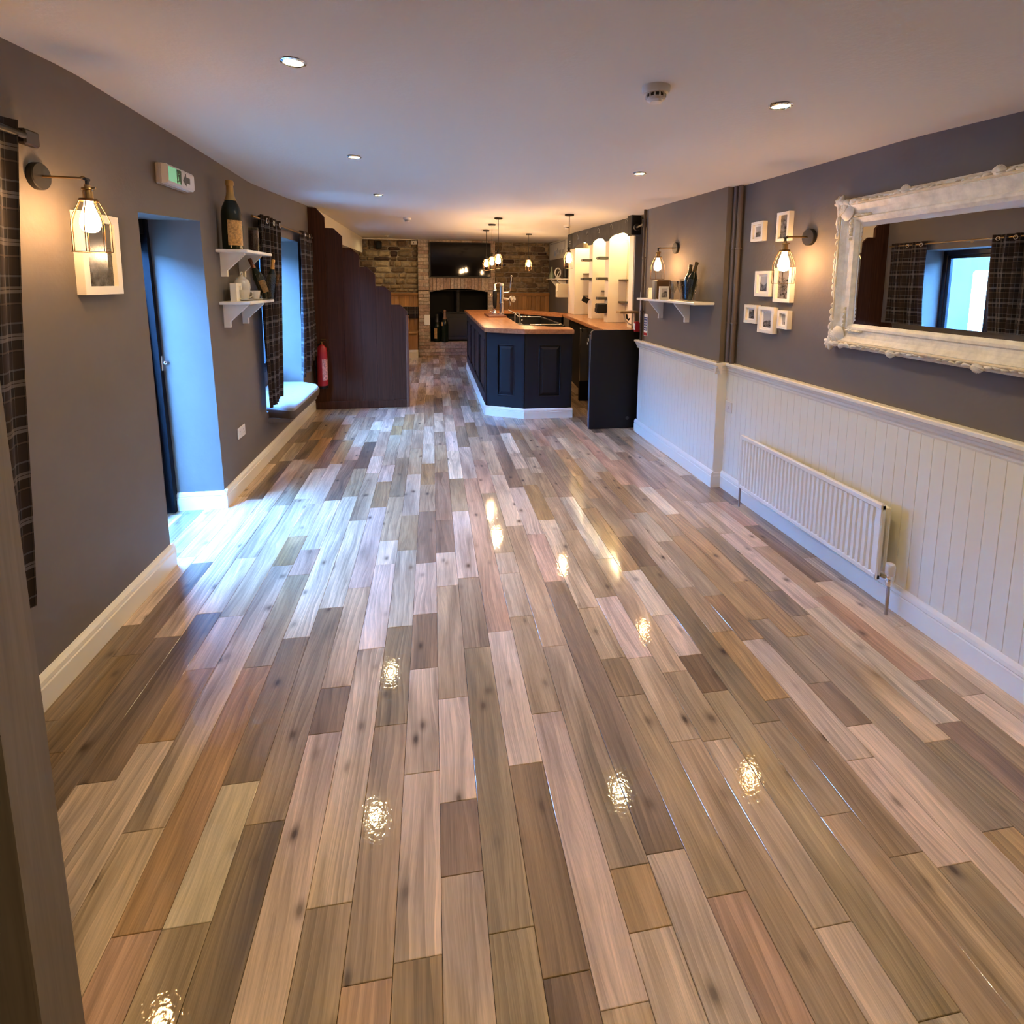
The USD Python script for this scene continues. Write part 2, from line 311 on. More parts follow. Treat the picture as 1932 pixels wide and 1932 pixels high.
# ---------------------------------------------------------------- floor of oak planks
FL = setting('floor')
obj('subfloor', box(-2.2, 2.8, -2.4, 11.9, -.12, -.022), pbr('subfloor_dark', (.03, .02, .012), .9), FL)
def edge(k): return .005 + .1143 * k if k <= 8 else .9194 + .110 * (k - 8)
TONE = {'P': (.68, .51, .365), 'O': (.40, .285, .165), 'D': (.262, .176, .102), 'C': (.71, .575, .39), 'T': (.52, .365, .215), 'R': (.56, .35, .22), 'G': (.46, .285, .125), 'L': (.60, .45, .29)}
KNOWN = {-13:([],'2.07D'),-12:([],'3.34P'),-11:([2.35,3.62,3.98],'1.62D 1.84O 2.59L 3.8L'),-10:([1.65],'2.24D 2.87L'),-9:([1.78,2.12,2.46,3.81],'1.55P 1.55P 1.96G 2.28P 3.53L 3.97C'),-8:([1.47,2.89,3.23,3.71],'1.34L 1.55L 1.65T 1.84T 2.02D 2.28D 2.74C 3.02G'),-7:([2.1,2.78,3.05],'1.96G 2.42O 2.65O 2.67G 2.92R'),-6:([1.21,1.58,2.26,3.8],'1.17O 1.35C 1.49O 1.67D 2.12T 3.11C'),-5:([1.44,2.46],'1.22D 1.33D 2.1O 2.57C 2.95C'),-4:([1.73,1.94,2.61,3.58],'1.46P 1.67P 1.83D 2.12T 2.75P 3.15R 3.73G'),-3:([1.2,2.14,2.82,3.09],'1.11O 1.3L 1.89D 2.36P'),-2:([1.73,2.27,2.96],'1.64O 1.99O 2.47C 2.79C 3.12O'),-1:([1.06,1.53,1.99],'1.0O 1.27P 1.65L 1.83T 2.32D'),0:([1.22,1.42,1.82,2.56,2.9,3.32],'1.09P 1.32D 1.6P 1.65P 1.65P 2.16T 2.23T 2.69L 3.11D 3.53D'),1:([1.08,2.08,2.62,3.44],'1.01O 1.22O 1.38O 1.94O 2.25O 2.71P 3.79O'),2:([0.98,1.51,2.17,4.03],'0.94D 1.03D 1.36D 1.86P 2.36R 2.72O 2.91R'),3:([0.91,1.7,2.26,2.63,2.85,3.72],'1.05P 1.29T 1.55T 1.97O 2.43L 2.65L'),4:([1.03,1.17,2.04,3.17],'0.96P 1.08G 1.27O 1.77T 1.95G 2.33O'),5:([1.19,2.52],'0.94P 2.35D 2.62R'),6:([1.07,1.73,1.93],'0.96R 1.83D 2.21T 3.82G'),7:([],'0.94O 1.18O 1.91T'),8:([0.97,1.5,1.82],'0.9P 1.52O 1.65R 1.95T'),9:([0.79,1.7,1.9,2.17,2.56],'0.91O 1.16T 1.29O 1.59O 1.63T 1.8D 2.0P 2.24C'),10:([1.21,1.54,2.59],'1.02O 1.18O 1.28O 1.56D'),11:([1.63],'1.3O 1.43P 1.84G'),12:([1.04,1.36,1.95,2.28],'0.99O 1.17P 1.25P 1.4P 1.81P 2.07G 2.38O'),13:([1.48,1.68],'1.57D 1.74O 2.09G'),14:([1.1,1.94],'1.29O 1.86P 2.35G'),15:([1.38,2.07,2.27],'1.49T 1.63P 1.84P'),16:([1.44],'1.33D 1.68C'),17:([1.63],'1.33O 1.56O 1.59T'),18:([2.31],''),19:([1.93],'')}
def floor_planks():
    rr = random.Random(23); out = []
    for k in range(-18, 24):
        ends, tones = KNOWN.get(k, ([], '')); tones = [(float(t[:-1]), t[-1]) for t in tones.split()]
        ys = list(ends); lo = min(ys) if ys else None
        if ys:
            y = ys[0]
            while y > -2.0: y -= rr.uniform(.45, 1.05); ys.insert(0, y)
            y = ys[-1]
        else:
            y = -2.2 - rr.random() * .6; ys = [y]
        while y < 11.6: y += rr.uniform(.34, .95); ys.append(y)
        for a, b in zip(ys, ys[1:]):
            t = [c for q, c in tones if a <= q <= b]
            c = t[0] if t else rr.choice('PPTTOOODLLGRC' if k > -9 else 'DDGOTGPL')
            out.append((edge(k), edge(k + 1), a, b, c))
    res = []
    for x0, x1, a, b, c in out:
        x0, x1 = max(x0, -1.95), min(x1, 2.62); a, b = max(a, -2.1), min(b, 11.5)
        if x1 - x0 > .01 and b - a > .01: res.append((x0, x1, a, b, c))
    return res
def plank_mesh(x0, x1, y0, y1, rr):
    g, e = .00055, .0011
    x0 += g; x1 -= g; y0 += g; y1 -= g
    top = [rr.uniform(-.00035, .00035) for _ in range(4)]
    V = [(x0, y0, -.022), (x1, y0, -.022), (x1, y1, -.022), (x0, y1, -.022), (x0, y0, -e), (x1, y0, -e), (x1, y1, -e), (x0, y1, -e),
         (x0 + e, y0 + e, top[0]), (x1 - e, y0 + e, top[1]), (x1 - e, y1 - e, top[2]), (x0 + e, y1 - e, top[3])]
    F = []
    for o in (0, 4):
        for j in range(4):
            j2 = (j + 1) % 4; F += [(o + j, o + j2, o + 4 + j2), (o + j, o + 4 + j2, o + 4 + j)]
    F += [(8, 9, 10), (8, 10, 11)]
    return np.array(V), np.array(F)
def tone_of(c, rr):
    t = np.array(TONE[c]) * rr.uniform(.86, 1.12); return np.clip(t + np.array([rr.uniform(-.015, .015), 0, rr.uniform(-.012, .012)]), .01, .9)
def add_primvars(prim_mesh, tint, seed):
    api = UsdGeom.PrimvarsAPI(prim_mesh)
    api.CreatePrimvar('tint', Sdf.ValueTypeNames.Color3fArray, 'vertex').Set(Vt.Vec3fArray.FromNumpy(np.asarray(tint, np.float32)))
    api.CreatePrimvar('seed', Sdf.ValueTypeNames.Vector3fArray, 'vertex').Set(Vt.Vec3fArray.FromNumpy(np.asarray(seed, np.float32)))
def lay_floor():
    rr = random.Random(5); pl = floor_planks(); scored = []
    for p in pl:
        x0, x1, a, b, c = p; y = (a + b) / 2; x = (x0 + x1) / 2; d = math.hypot(x, max(y, .3)); vis = b > .75 and x0 > -1.5 and x1 < 2.3 and abs(x - .15 * y) < 1.05 * max(b, .5) + .2
        scored.append((-(b - max(a, .8)) * (x1 - x0) / d ** 3 if vis else 1 + d, p))
    scored.sort(key=lambda s: s[0]); rest = []
    for i, (s, (x0, x1, a, b, c)) in enumerate(scored):
        v, f = plank_mesh(x0, x1, a, b, rr); t = tone_of(c, rr); sd = (rr.uniform(0, 90), rr.uniform(0, 90), rr.uniform(0, 90))
        if i < 295:
            g = usdkit.mesh(stage, numbered(path_of(FL), 'plank'), (v, f), OAK); add_primvars(g, np.tile(t, (12, 1)), np.tile(sd, (12, 1)))
        else: rest.append((v, f, t, sd))
    V = np.vstack([r[0] for r in rest]); F = np.vstack([r[1] + 12 * i for i, r in enumerate(rest)])
    g = usdkit.mesh(stage, numbered(path_of(FL), 'planking'), (V, F), OAK); put(g.GetPrim(), kind='stuff')
    add_primvars(g, np.repeat([r[2] for r in rest], 12, 0), np.repeat([r[3] for r in rest], 12, 0))
lay_floor()

# ---------------------------------------------------------------- walls
def wall_x(poly, x0, x1, holes, extra=None):
    g = sg.box(*poly)
    if extra: g = g.difference(sg.Polygon(extra))
    for h in holes: g = g.difference(sg.box(*h))
    gs = getattr(g, 'geoms', [g])
    return trimesh.util.concatenate([prism(q, 'x', x0, x1) for q in gs])
W1 = (4.72, .43, 6.04, 2.02)            # far window recess (y0, z0, y1, z1)
W2 = (1.10, .85, 1.98, 2.02)            # near window, behind the partition and its curtain
W3 = (8.45, .95, 9.05, 1.95)              # window beyond the stairs
DRP = [(2.972, -.06), (3.735, -.06), (3.735, 0), (3.605, 1.972), (2.895, 1.935), (2.972, 0)]   # side door, its jambs out of plumb
struct('wall_left', wall_x((Y0 - .2, -.05, 6.6, 2.7), XL - .44, XL, [W1, W2], DRP), WALL)
struct('wall_left', wall_x((6.6, -.05, 11.4, 2.7), XL - .44, -1.50, [W3]), WALL)
struct('wall_right', MB(box(XR, 2.8, Y0 - .2, 3.60, -.05, 2.7), box(XB, 2.8, 3.60, 5.13, -.05, 2.7), box(2.57, 2.8, 5.13, 11.4, -.05, 2.7)), WALL)
struct('wall_front', box(-2.0, 2.8, Y0 - .2, Y0, -.05, 2.7), WALL)
WB = setting('wall_back')
obj('masonry', MB(box(-1.95, -.20, YB + .02, 11.8, -.05, 2.7), box(1.25, 2.8, YB + .02, 11.8, -.05, 2.7), box(-.25, 1.3, 11.62, 11.8, -.05, 2.7), box(-.25, 1.3, YB + .02, 11.8, 1.6, 2.7)), MORTAR, WB)
def stone_mesh(x0, x1, z0, z1, y, rr, d=.03):
    g = .006; x0 += g; x1 -= g; z0 += g; z1 -= g; w, h = x1 - x0, z1 - z0
    def j(s): return rr.uniform(-.12, .12) * min(w, h) * s
    pts = []
    for px, pz in ((x0, z0), (x1, z0), (x1, z1), (x0, z1)):
        cx = px + (w * .12 if px == x0 else -w * .12); cz = pz + (h * .18 if pz == z0 else -h * .18)
        pts += [(px + j(.5), y + .03, cz + j(1)), (cx + j(1), y + .03, pz + j(.5))]
    for px, pz in ((x0, z0), (x1, z0), (x1, z1), (x0, z1)):
        cx = px + (w * .2 if px == x0 else -w * .2); cz = pz + (h * .28 if pz == z0 else -h * .28)
        pts += [(cx + j(.5), y - d * rr.uniform(.5, 1), cz + j(.5))]
    pts += [(a, y + .005, c) for a, b, c in pts[:8]]
    return hull(pts)
def stonework(x0, x1, z0, z1, y, rr, special=None):
    z = z0
    while z < z1 - .02:
        h = min(rr.choice([.065, .08, .095, .11, .13]), z1 - z)
        if z1 - z - h < .05: h = z1 - z
        x = x0 - rr.random() * .1
        while x < x1 - .01:
            w = rr.uniform(.11, .34); a, b = max(x, x0), min(x + w, x1)
            if x1 - b < .05: b = x1; x = x1
            if b - a > .03:
                m = STONED if special and special[0] < a + .05 and b < special[1] + .12 and abs(z - special[2]) < .07 else (rr.choice(STONES) if rr.random() > .06 else STONED)
                obj('stone', stone_mesh(a, b, z, z + h, y, rr), m, WB)
            x += w
        z += h
rs = random.Random(31)
stonework(-1.50, -.29, 1.36, 2.455, YB, rs, (-1.05, -.6, 2.16))
stonework(1.36, 2.565, 1.36, 2.44, YB, rs)
# pine dado below the stone, with its ledge
for i, x in enumerate(np.arange(-1.50, -.32, .101)):
    obj('plank', box(x, x + .099, 11.165, 11.21, .17, 1.285, .004), PINE, WB)
for i, x in enumerate(np.arange(1.36, 2.56, .101)):
    obj('plank', box(x, min(x + .099, 2.565), 11.165, 11.21, .17, 1.285, .004), PINE, WB)
obj('dado_ledge', MB(box(-1.50, -.29, 11.12, 11.22, 1.285, 1.335, .008), box(-1.50, -.29, 11.10, 11.22, 1.325, 1.345, .006)), PINEH, WB)
obj('dado_ledge', MB(box(1.36, 2.565, 11.12, 11.22, 1.285, 1.335, .008), box(1.36, 2.565, 11.10, 11.22, 1.325, 1.345, .006)), PINEH, WB)
struct('trim', box(-1.5, -.28, 11.13, 11.22, 2.452, 2.475, .004), WHITE)

# skirting boards
def skirt_prof(h=.135, t=.02): return [(0, 0), (t, 0), (t, h * .66), (t * .75, h * .70), (t * .95, h * .74), (t * .85, h * .86), (t * .35, h * .97), (0, h)]
def run_x(prof, x, s, y0, y1):           # board on a wall facing +x (s=1) or -x (s=-1)
    return prism([(x + s * u, z) for u, z in prof][::s], 'y', y0, y1)
def run_y(prof, y, s, x0, x1):           # board on a wall facing +y / -y
    return prism([(y + s * u, z) for u, z in prof][::s], 'x', x0, x1)
SP = skirt_prof()
struct('baseboard_left', run_x(SP, XL, 1, Y0, 2.985), WHITE)
struct('baseboard_left', MB(run_y(SP, 3.735, -1, XL - .33, XL + .019), run_x(SP, XL, 1, 3.7145, 6.52)), WHITE)
struct('baseboard_right', MB(run_x(SP, 2.24, -1, Y0, 3.60), run_y(SP, 3.60, -1, 2.150, 2.24), run_x(SP, 2.16, -1, 3.5795, 5.14)), WHITE)
struct('baseboard_back', MB(run_y(skirt_prof(.17), 11.165, -1, -1.5, -.29), run_y(skirt_prof(.17), 11.165, -1, 1.36, 2.56)), WHITE)
struct('baseboard_front', run_y(SP, Y0, 1, XL, XR), WHITE)

# boarded dado of the right wall and its moulded rail
WR = setting('wall_right_dado')
def vboard(x, y0, y1, z0, z1, t=.012, c=.0016):
    return prism([(y0 + .0002, 0), (y1 - .0002, 0), (y1 - .0002, t - c), (y1 - c, t), (y0 + c, t), (y0 + .0002, t - c)], 'z', z0, z1)
def board_on_right(x, y0, y1):
    m = vboard(0, y0, y1, .10, .915); v = m.vertices.copy(); m.vertices = np.column_stack([x - v[:, 1], v[:, 0], v[:, 2]]); m.faces = m.faces[:, ::1]; m.invert() if m.volume < 0 else None
    return m
DADO = pbr('dado_white', (.80, .775, .665), .38)
y = .24
while y < 3.58: obj('plank', board_on_right(XR, y, min(y + .0605, 3.598)), DADO, WR); y += .0605
y = 3.60
while y < 5.11: obj('plank', board_on_right(XB, y, min(y + .0605, 5.13)), DADO, WR); y += .0605
obj('plank', box(2.158, 2.25, 3.588, 3.60, .10, .915), DADO, WR)
RP = [(0, .905), (.012, .905), (.016, .915), (.016, .925), (.024, .935), (.024, .948), (.032, .955), (.036, .968), (.05, .975), (.05, .99), (.044, .995), (0, .995)]
struct('trim', MB(run_x(RP, XR, -1, Y0, 3.60), run_y(RP, 3.60, -1, 2.135, 2.24), run_x(RP, XB, -1, 3.5495, 5.16)), WHITE)

# bulkhead over the stairs (pale) and the lower pale wall behind them
struct('trim', MB(box(-1.52, -1.40, 6.6, 11.0, 2.165, 2.6)), pbr('bulkhead_cream', (.62, .57, .46), .7))

# ---------------------------------------------------------------- windows and door in the left wall
FRAME = pbr('window_frame_dark', (.010, .011, .016), .35)
NW = [0]
def window(rec, zsill, lights, x=XL - .34):
    NW[0] += 1; w = setting(f'window_{NW[0]}'); y0, z0, y1, z1 = rec
    fr = MB(box(x - .06, x, y0, y1, zsill, zsill + .06, .006), box(x - .06, x, y0, y1, z1 - .06, z1, .006), box(x - .06, x, y0, y0 + .06, zsill, z1, .006), box(x - .06, x, y1 - .06, y1, zsill, z1, .006))
    step = (y1 - y0 - .12) / lights
    for i in range(1, lights): yy = y0 + .06 + i * step; fr.add(box(x - .06, x, yy - .03, yy + .03, zsill, z1, .006))
    obj('window_frame', fr, FRAME, w)
    for i in range(lights):
        a = y0 + .06 + i * step + (.03 if i else 0); b = y0 + .06 + (i + 1) * step - (.03 if i < lights - 1 else 0)
        obj('sash', MB(box(x - .05, x - .01, a, a + .04, zsill + .06, z1 - .06, .004), box(x - .05, x - .01, b - .04, b, zsill + .06, z1 - .06, .004), box(x - .05, x - .01, a, b, zsill + .06, zsill + .10, .004), box(x - .05, x - .01, a, b, z1 - .10, z1 - .06, .004)), FRAME, w)
        obj('pane', box(x - .034, x - .028, a + .03, b - .03, zsill + .09, z1 - .09), GLASS, w)
    if zsill > z0 + .02: obj('apron', box(x - .10, x - .005, y0, y1, z0, zsill), WALL, w)
    return w
window(W1, .60, 2)
window(W2, .85, 1)
window(W3, .95, 1)
dr = setting('door_1')
xd = XL - .335
obj('door_frame', MB(box(xd - .07, xd + .015, 2.965, 3.02, 0, 1.935, .004), prism([(3.684, 0), (3.735, 0), (3.735, 1.975), (3.572, 1.975)], 'x', xd - .07, xd + .03), box(xd - .07, xd + .015, 2.90, 3.735, 1.88, 1.975, .004)), DOORB, dr)
obj('door_leaf', MB(box(xd - .055, xd - .012, 3.02, 3.10, .008, 1.88, .004), box(xd - .055, xd - .012, 3.59, 3.67, .008, 1.88, .004), box(xd - .055, xd - .012, 3.10, 3.59, 1.79, 1.88, .004), box(xd - .055, xd - .012, 3.10, 3.59, .008, .07, .004)), DOORB, dr)
obj('pane', box(xd - .036, xd - .030, 3.09, 3.60, .06, 1.80), GLASS, dr)
obj('door_handle', MB(box(xd + .028, xd + .036, 3.640, 3.668, 1.0, 1.10, .003), cyl((xd + .03, 3.654, 1.055), (xd + .045, 3.654, 1.055), .008), ball((xd + .05, 3.654, 1.055), .016, 2)), CHROME, dr)

# the street outside
struct('pavement_outside', box(-30, XL - .44, -30, 40, -.25, -.06), OUTG)
struct('wall_outside', MB(box(-8.6, -8.2, -22, 30, -.2, 3.3), box(-8.8, -8.6, -22, 30, 3.2, 3.5)), OUTW)
struct('trim', MB(box(-7.2, -6.9, 9.2, 10.5, -.06, 1.9, .05), box(-6.9, -6.88, 9.5, 10.2, .95, 1.15)), OUTWHITE)

# partition end beside the camera
pt = thing('partition', 'taupe grained timber partition end rising from the floor close to the camera', 'partition')
obj('board', prism([(-1.459, 0), (-.766, 0), (-.802, 2.05), (-1.459, 2.05)], 'y', .965, 1.052), TAUPE, pt)
obj('edge_strip', prism([(-.766, 0), (-.760, 0), (-.796, 2.05), (-.802, 2.05)], 'y', .960, 1.058), TAUPE, pt)

# ================================================================ CEILING FITTINGS
def downlight(x, y, label):
    z = float(ceil_z(x, y)); t = thing('downlight', label, 'ceiling light', (x, y, z), group='recessed downlights')
    obj('bezel', lathe([(.033, .004), (.033, -.006), (.036, -.010), (.045, -.006), (.047, .002), (.047, .004)], n=28), CHROME, t, smooth=40)
    obj('lens', lathe([(0, -.005), (.020, -.0055), (.033, -.003), (.033, .004), (0, .004)], n=24), SPOTM, t)
downlight(-.485, 2.05, 'largest recessed downlight, nearest the camera above the doorway side of the floor')
downlight(1.383, 1.95, 'recessed downlight in the ceiling between the smoke alarm and the big mirror')
downlight(-.482, 3.51, 'recessed downlight second along the row on the doorway side of the ceiling')
downlight(1.384, 3.37, 'recessed downlight in the ceiling in front of the vertical pipes')
downlight(-.475, 4.94, 'recessed downlight third along the doorway row, nearest the stepped stair panel')
downlight(-.84, 10.43, 'tiny recessed downlight close to the far stone wall')
for x, y, w in ((-.48, .6, 'above the timber partition end'), (1.38, .5, 'above the near end of the boarded dado'), (-.48, -.9, 'by the wall behind the camera, partition side'), (1.38, -.95, 'by the wall behind the camera, mirror side')): downlight(x, y, 'recessed downlight ' + w)

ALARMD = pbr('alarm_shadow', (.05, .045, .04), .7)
def smoke_alarm(x, y, label, k=1.0):
    z = float(ceil_z(x, y)) + .003; t = thing('smoke_alarm', label, 'smoke alarm', (x, y, z), group='ceiling smoke alarms')
    obj('base', lathe([(0, 0), (.052 * k, 0), (.052 * k, -.010), (.050 * k, -.024), (.046 * k, -.030), (0, -.030)], n=28), PLASTIC, t, smooth=35)
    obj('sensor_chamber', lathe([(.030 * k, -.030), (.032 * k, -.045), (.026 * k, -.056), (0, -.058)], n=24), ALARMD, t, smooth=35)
    m = MB(lathe([(.0345 * k, -.043), (.033 * k, -.048), (.030 * k, -.054), (.022 * k, -.060), (0, -.061)], n=24))
    for i in range(12):
        a = i * math.pi / 6; c, s = math.cos(a), math.sin(a)
        m.add(tube([(.031 * k * c, .031 * k * s, -.029), (.036 * k * c, .036 * k * s, -.036), (.035 * k * c, .035 * k * s, -.047)], .0032, 5))
    obj('guard', m, PLASTIC, t)
smoke_alarm(.836, 1.906, 'white slotted smoke alarm hanging from the ceiling nearest the camera')
smoke_alarm(-.322, 7.20, 'small smoke alarm on the ceiling beside the stairs')
smoke_alarm(1.868, 7.07, 'small smoke alarm on the ceiling above the lit back-bar')

# ---------------------------------------------------------------- caged filament lamps
def bulb_mesh(z, h=.122, n=20):
    pr = [(.0, -h), (.012, -h + .002), (.022, -h * .95), (.0305, -h * .84), (.0335, -h * .72), (.032, -h * .60), (.025, -h * .38), (.017, -h * .18), (.013, -.0), (0, 0)]
    return lathe([(r, z + q) for r, q in pr], n=n)
def cage_mesh(z, h=.195, r=.062, n=7, w=.0014):
    m = MB(lathe([(.026, z), (.029, z + .004), (.031, z), (.029, z - .006), (.026, z - .006), (.026, z)], n=20))
    for i in range(n):
        a = (i + .5) * 2 * math.pi / n; c, s = math.cos(a), math.sin(a)
        m.add(tube([(q * c, q * s, z - zz) for q, zz in ((.028, 0), (.036, .018), (.050, .050), (.059, .075), (r, .092), (r, .12), (r, h))], w, 6))
    for zz in (h,): m.add(tube([(r * math.cos(a), r * math.sin(a), z - zz) for a in np.linspace(0, 2 * math.pi, 25)[:-1]], w * 1.1, 6, closed=True))
    return m
HOLD = [(0, .0), (.010, .0), (.010, -.010), (.019, -.012), (.020, -.018), (.015, -.021), (.0165, -.024), (.0165, -.050), (.022, -.053), (.024, -.060), (0, -.060)]
def sconce(wall, s, arm, label, dz=0.0):
    t = thing('wall_lamp', label, 'wall lamp', wall, group='caged filament wall lamps')
    obj('back_plate', lathe([(0, 0), (.049, 0), (.050, .004), (.050, .020), (.047, .024), (0, .025)], axis=(s, 0, 0), n=32), IRON, t, smooth=35)
    obj('arm', MB(tube([(s * .024, 0, 0), (s * (arm - .018), 0, -.002)], .0045, 10), ball((s * (arm - .012), 0, -.002), .009, 2)), BRASS, t, smooth=40)
    obj('knuckle', MB(tube([(s * (arm - .014), 0, -.002), (s * arm, 0, -.006), (s * arm, 0, -.030)], .0065, 10), tube([(s * arm, -.012, -.006), (s * arm, .012, -.006)], .006, 10)), IRON, t, smooth=40)
    hd = obj('lamp_holder', MB(*[lathe([(r, q - .026) for r, q in HOLD], (s * arm, 0, 0), 20)], tube([(s * arm, 0, -.038), (s * arm + .028, 0, -.038)], .004, 8)), BRASS, t, smooth=35)
    cg = cage_mesh(-.082).mesh(); cg.apply_translation((s * arm, 0, 0)); obj('cage', cg, BRONZE, t, smooth=40)
    bm = bulb_mesh(-.084); bm.apply_translation((s * arm, 0, 0)); obj('bulb', bm, BULBM, t, smooth=True)
    return t
sconce((XL, 2.223, 1.980), 1, .172, 'caged filament wall lamp on the doorway wall, beside the tartan curtain')
sconce((XR, 2.815, 1.874), -1, .168, 'caged filament wall lamp hanging over the group of white picture frames')
sconce((XB, 4.37, 1.905), -1, .178, 'caged filament wall lamp above the white shelf by the bar')
def pendant(x, y, label, zb):
    """zb: height of the middle of the bulb."""
    z = float(ceil_z(x, y)); t = thing('pendant_lamp', label, 'pendant lamp', (x, y, z), group='pendant lamps over the bar')
    top = zb + .085 + .06 - z
    obj('ceiling_rose', lathe([(0, .002), (.052, .002), (.052, -.016), (.048, -.020), (0, -.022)], n=28), IRON, t, smooth=35)
    obj('cord', tube([(0, 0, -.015), (0, 0, top)], .0035, 8), IRON, t)
    obj('lamp_holder', lathe([(r, q + top) for r, q in HOLD], n=20), IRON, t, smooth=35)
    obj('cage', cage_mesh(top - .058, h=.185, r=.055), BRONZE, t, smooth=40)
    obj('bulb', bulb_mesh(top - .060), PENDM, t, smooth=True)
pendant(.847, 6.63, 'caged pendant lamp hanging nearest of the three in a row over the bar side', 1.862)
pendant(.862, 7.46, 'caged pendant lamp, middle of the three in a row over the bar side', 1.868)
pendant(.881, 8.44, 'caged pendant lamp, farthest of the three in a row over the bar side', 1.870)
pendant(1.552, 5.78, 'caged pendant lamp hanging over the bar opening in front of the back-bar', 1.851)
pendant(1.655, 8.81, 'caged pendant lamp hanging alone before the far stone wall', 1.890)

# ================================================================ LEFT WALL
# near curtain and its pole end
def curtain(name, label, x, top, bot, zt, zb, folds, amp, width, group=None, seed=1, ease=1.0):
    n, m = 90, 36; s = np.linspace(0, 1, n)[:, None]; v = np.linspace(0, 1, m)[None, :]
    e = v ** ease
    y = (top[0] + (top[1] - top[0]) * s) * (1 - e) + (bot[0] + (bot[1] - bot[0]) * s) * e
    zz = zt + (zb[0] + (zb[1] - zb[0]) * s - zt) * v + 0 * s
    rr = np.random.RandomState(seed); ph = rr.uniform(0, 6, 3)
    a = amp * (.75 + .25 * np.sin(3 * v + ph[0])) * (1 + .25 * np.sin(7 * s + ph[1]))
    X = x + a * np.sin(2 * np.pi * folds * s + .5 * np.sin(2.2 * v + ph[2]) + 0 * v) + .006 * np.sin(9 * s + 5 * v)
    P = np.stack([X, y, zz], -1); Q = P.copy(); Q[..., 0] -= .004
    V, F = grid(P); V2, F2 = grid(Q); k = len(V); idx = np.arange(k).reshape(n, m)
    ring = list(idx[:, 0]) + list(idx[-1, 1:]) + list(idx[-2::-1, -1]) + list(idx[0, -2:0:-1]); b = []
    for i, j in zip(ring, ring[1:] + ring[:1]): b += [(i, j, j + k), (i, j + k, i + k)]
    uv = np.stack([s * width + 0 * v, zz], -1).reshape(-1, 2)
    return trimesh.Trimesh(np.vstack([V, V2]), np.vstack([F, F2[:, ::-1] + k, b]), process=False), np.vstack([uv, uv])
def eyelets(x, ys, z, r=.021):
    m = MB()
    for y in ys: m.add(tube([(x, y + r * math.cos(a), z + r * math.sin(a)) for a in np.linspace(0, 2 * math.pi, 21)[:-1]], .004, 6, closed=True))
    return m
def hang_curtain(label, group, *a, ey=None, **k):
    m, uv = curtain('curtain', label, *a, **k)
    t = thing('curtain', label, 'curtain', group=group)
    obj('cloth', m, PLAID, t, smooth=True, uv=uv)
    if ey: obj('eyelets', eyelets(*ey), CHROME, t, smooth=40, kind='stuff')
    return t
hang_curtain('dark tartan curtain cut off by the picture edge beside the wall lamp', 'tartan eyelet curtains', -1.395, (1.12, 2.055), (1.06, 1.93), 2.135, (.45, .45), 7.0, .030, 2.0, seed=3)
hang_curtain('dark tartan curtain falling to the window seat behind the white shelves', 'tartan eyelet curtains', -1.385, (4.52, 5.06), (4.60, 4.92), 2.13, (.50, .54), 4.5, .034, 1.1, seed=5, ease=2.2, ey=(-1.345, (4.60, 4.78, 4.96), 2.085))
hang_curtain('dark tartan curtain tucked up at its foot against the stair panel', 'tartan eyelet curtains', -1.385, (5.86, 6.40), (5.72, 6.36), 2.13, (.55, .70), 4.0, .032, 1.0, seed=8, ease=3.0, ey=(-1.345, (5.90, 6.10), 2.085))
pl = thing('curtain_pole', 'brown metal curtain pole across the recessed window with the seat', 'curtain pole')
obj('pole', tube([(-1.385, 4.36, 2.095), (-1.385, 6.42, 2.095)], .011, 12), BRASS, pl, smooth=40)
obj('bracket', MB(cyl((XL, 5.35, 2.095), (-1.385, 5.35, 2.095), .007), lathe([(0, 0), (.022, 0), (.022, .006), (0, .007)], (XL, 5.35, 2.095), axis=(1, 0, 0))), BRASS, pl, smooth=40)
obj('bracket', MB(cyl((XL, 6.43, 2.095), (-1.385, 6.43, 2.095), .007), lathe([(0, 0), (.022, 0), (.022, .006), (0, .007)], (XL, 6.43, 2.095), axis=(1, 0, 0))), BRASS, pl, smooth=40)
pl = thing('curtain_pole', 'dark curtain pole ending in a square finial above the caged wall lamp', 'curtain pole')
obj('pole', tube([(-1.395, .95, 2.095), (-1.395, 2.09, 2.095)], .012, 12), IRON, pl, smooth=40)
obj('finial', MB(box(-1.425, -1.395, 2.095, 2.168, 2.068, 2.122, .006), box(-1.434, -1.428, 2.100, 2.163, 2.075, 2.115)), pbr('dark_bronze', (.035, .022, .014), .4, .5), pl)
obj('bracket', cyl((XL, 2.075, 2.095), (-1.395, 2.075, 2.095), .007), IRON, pl)
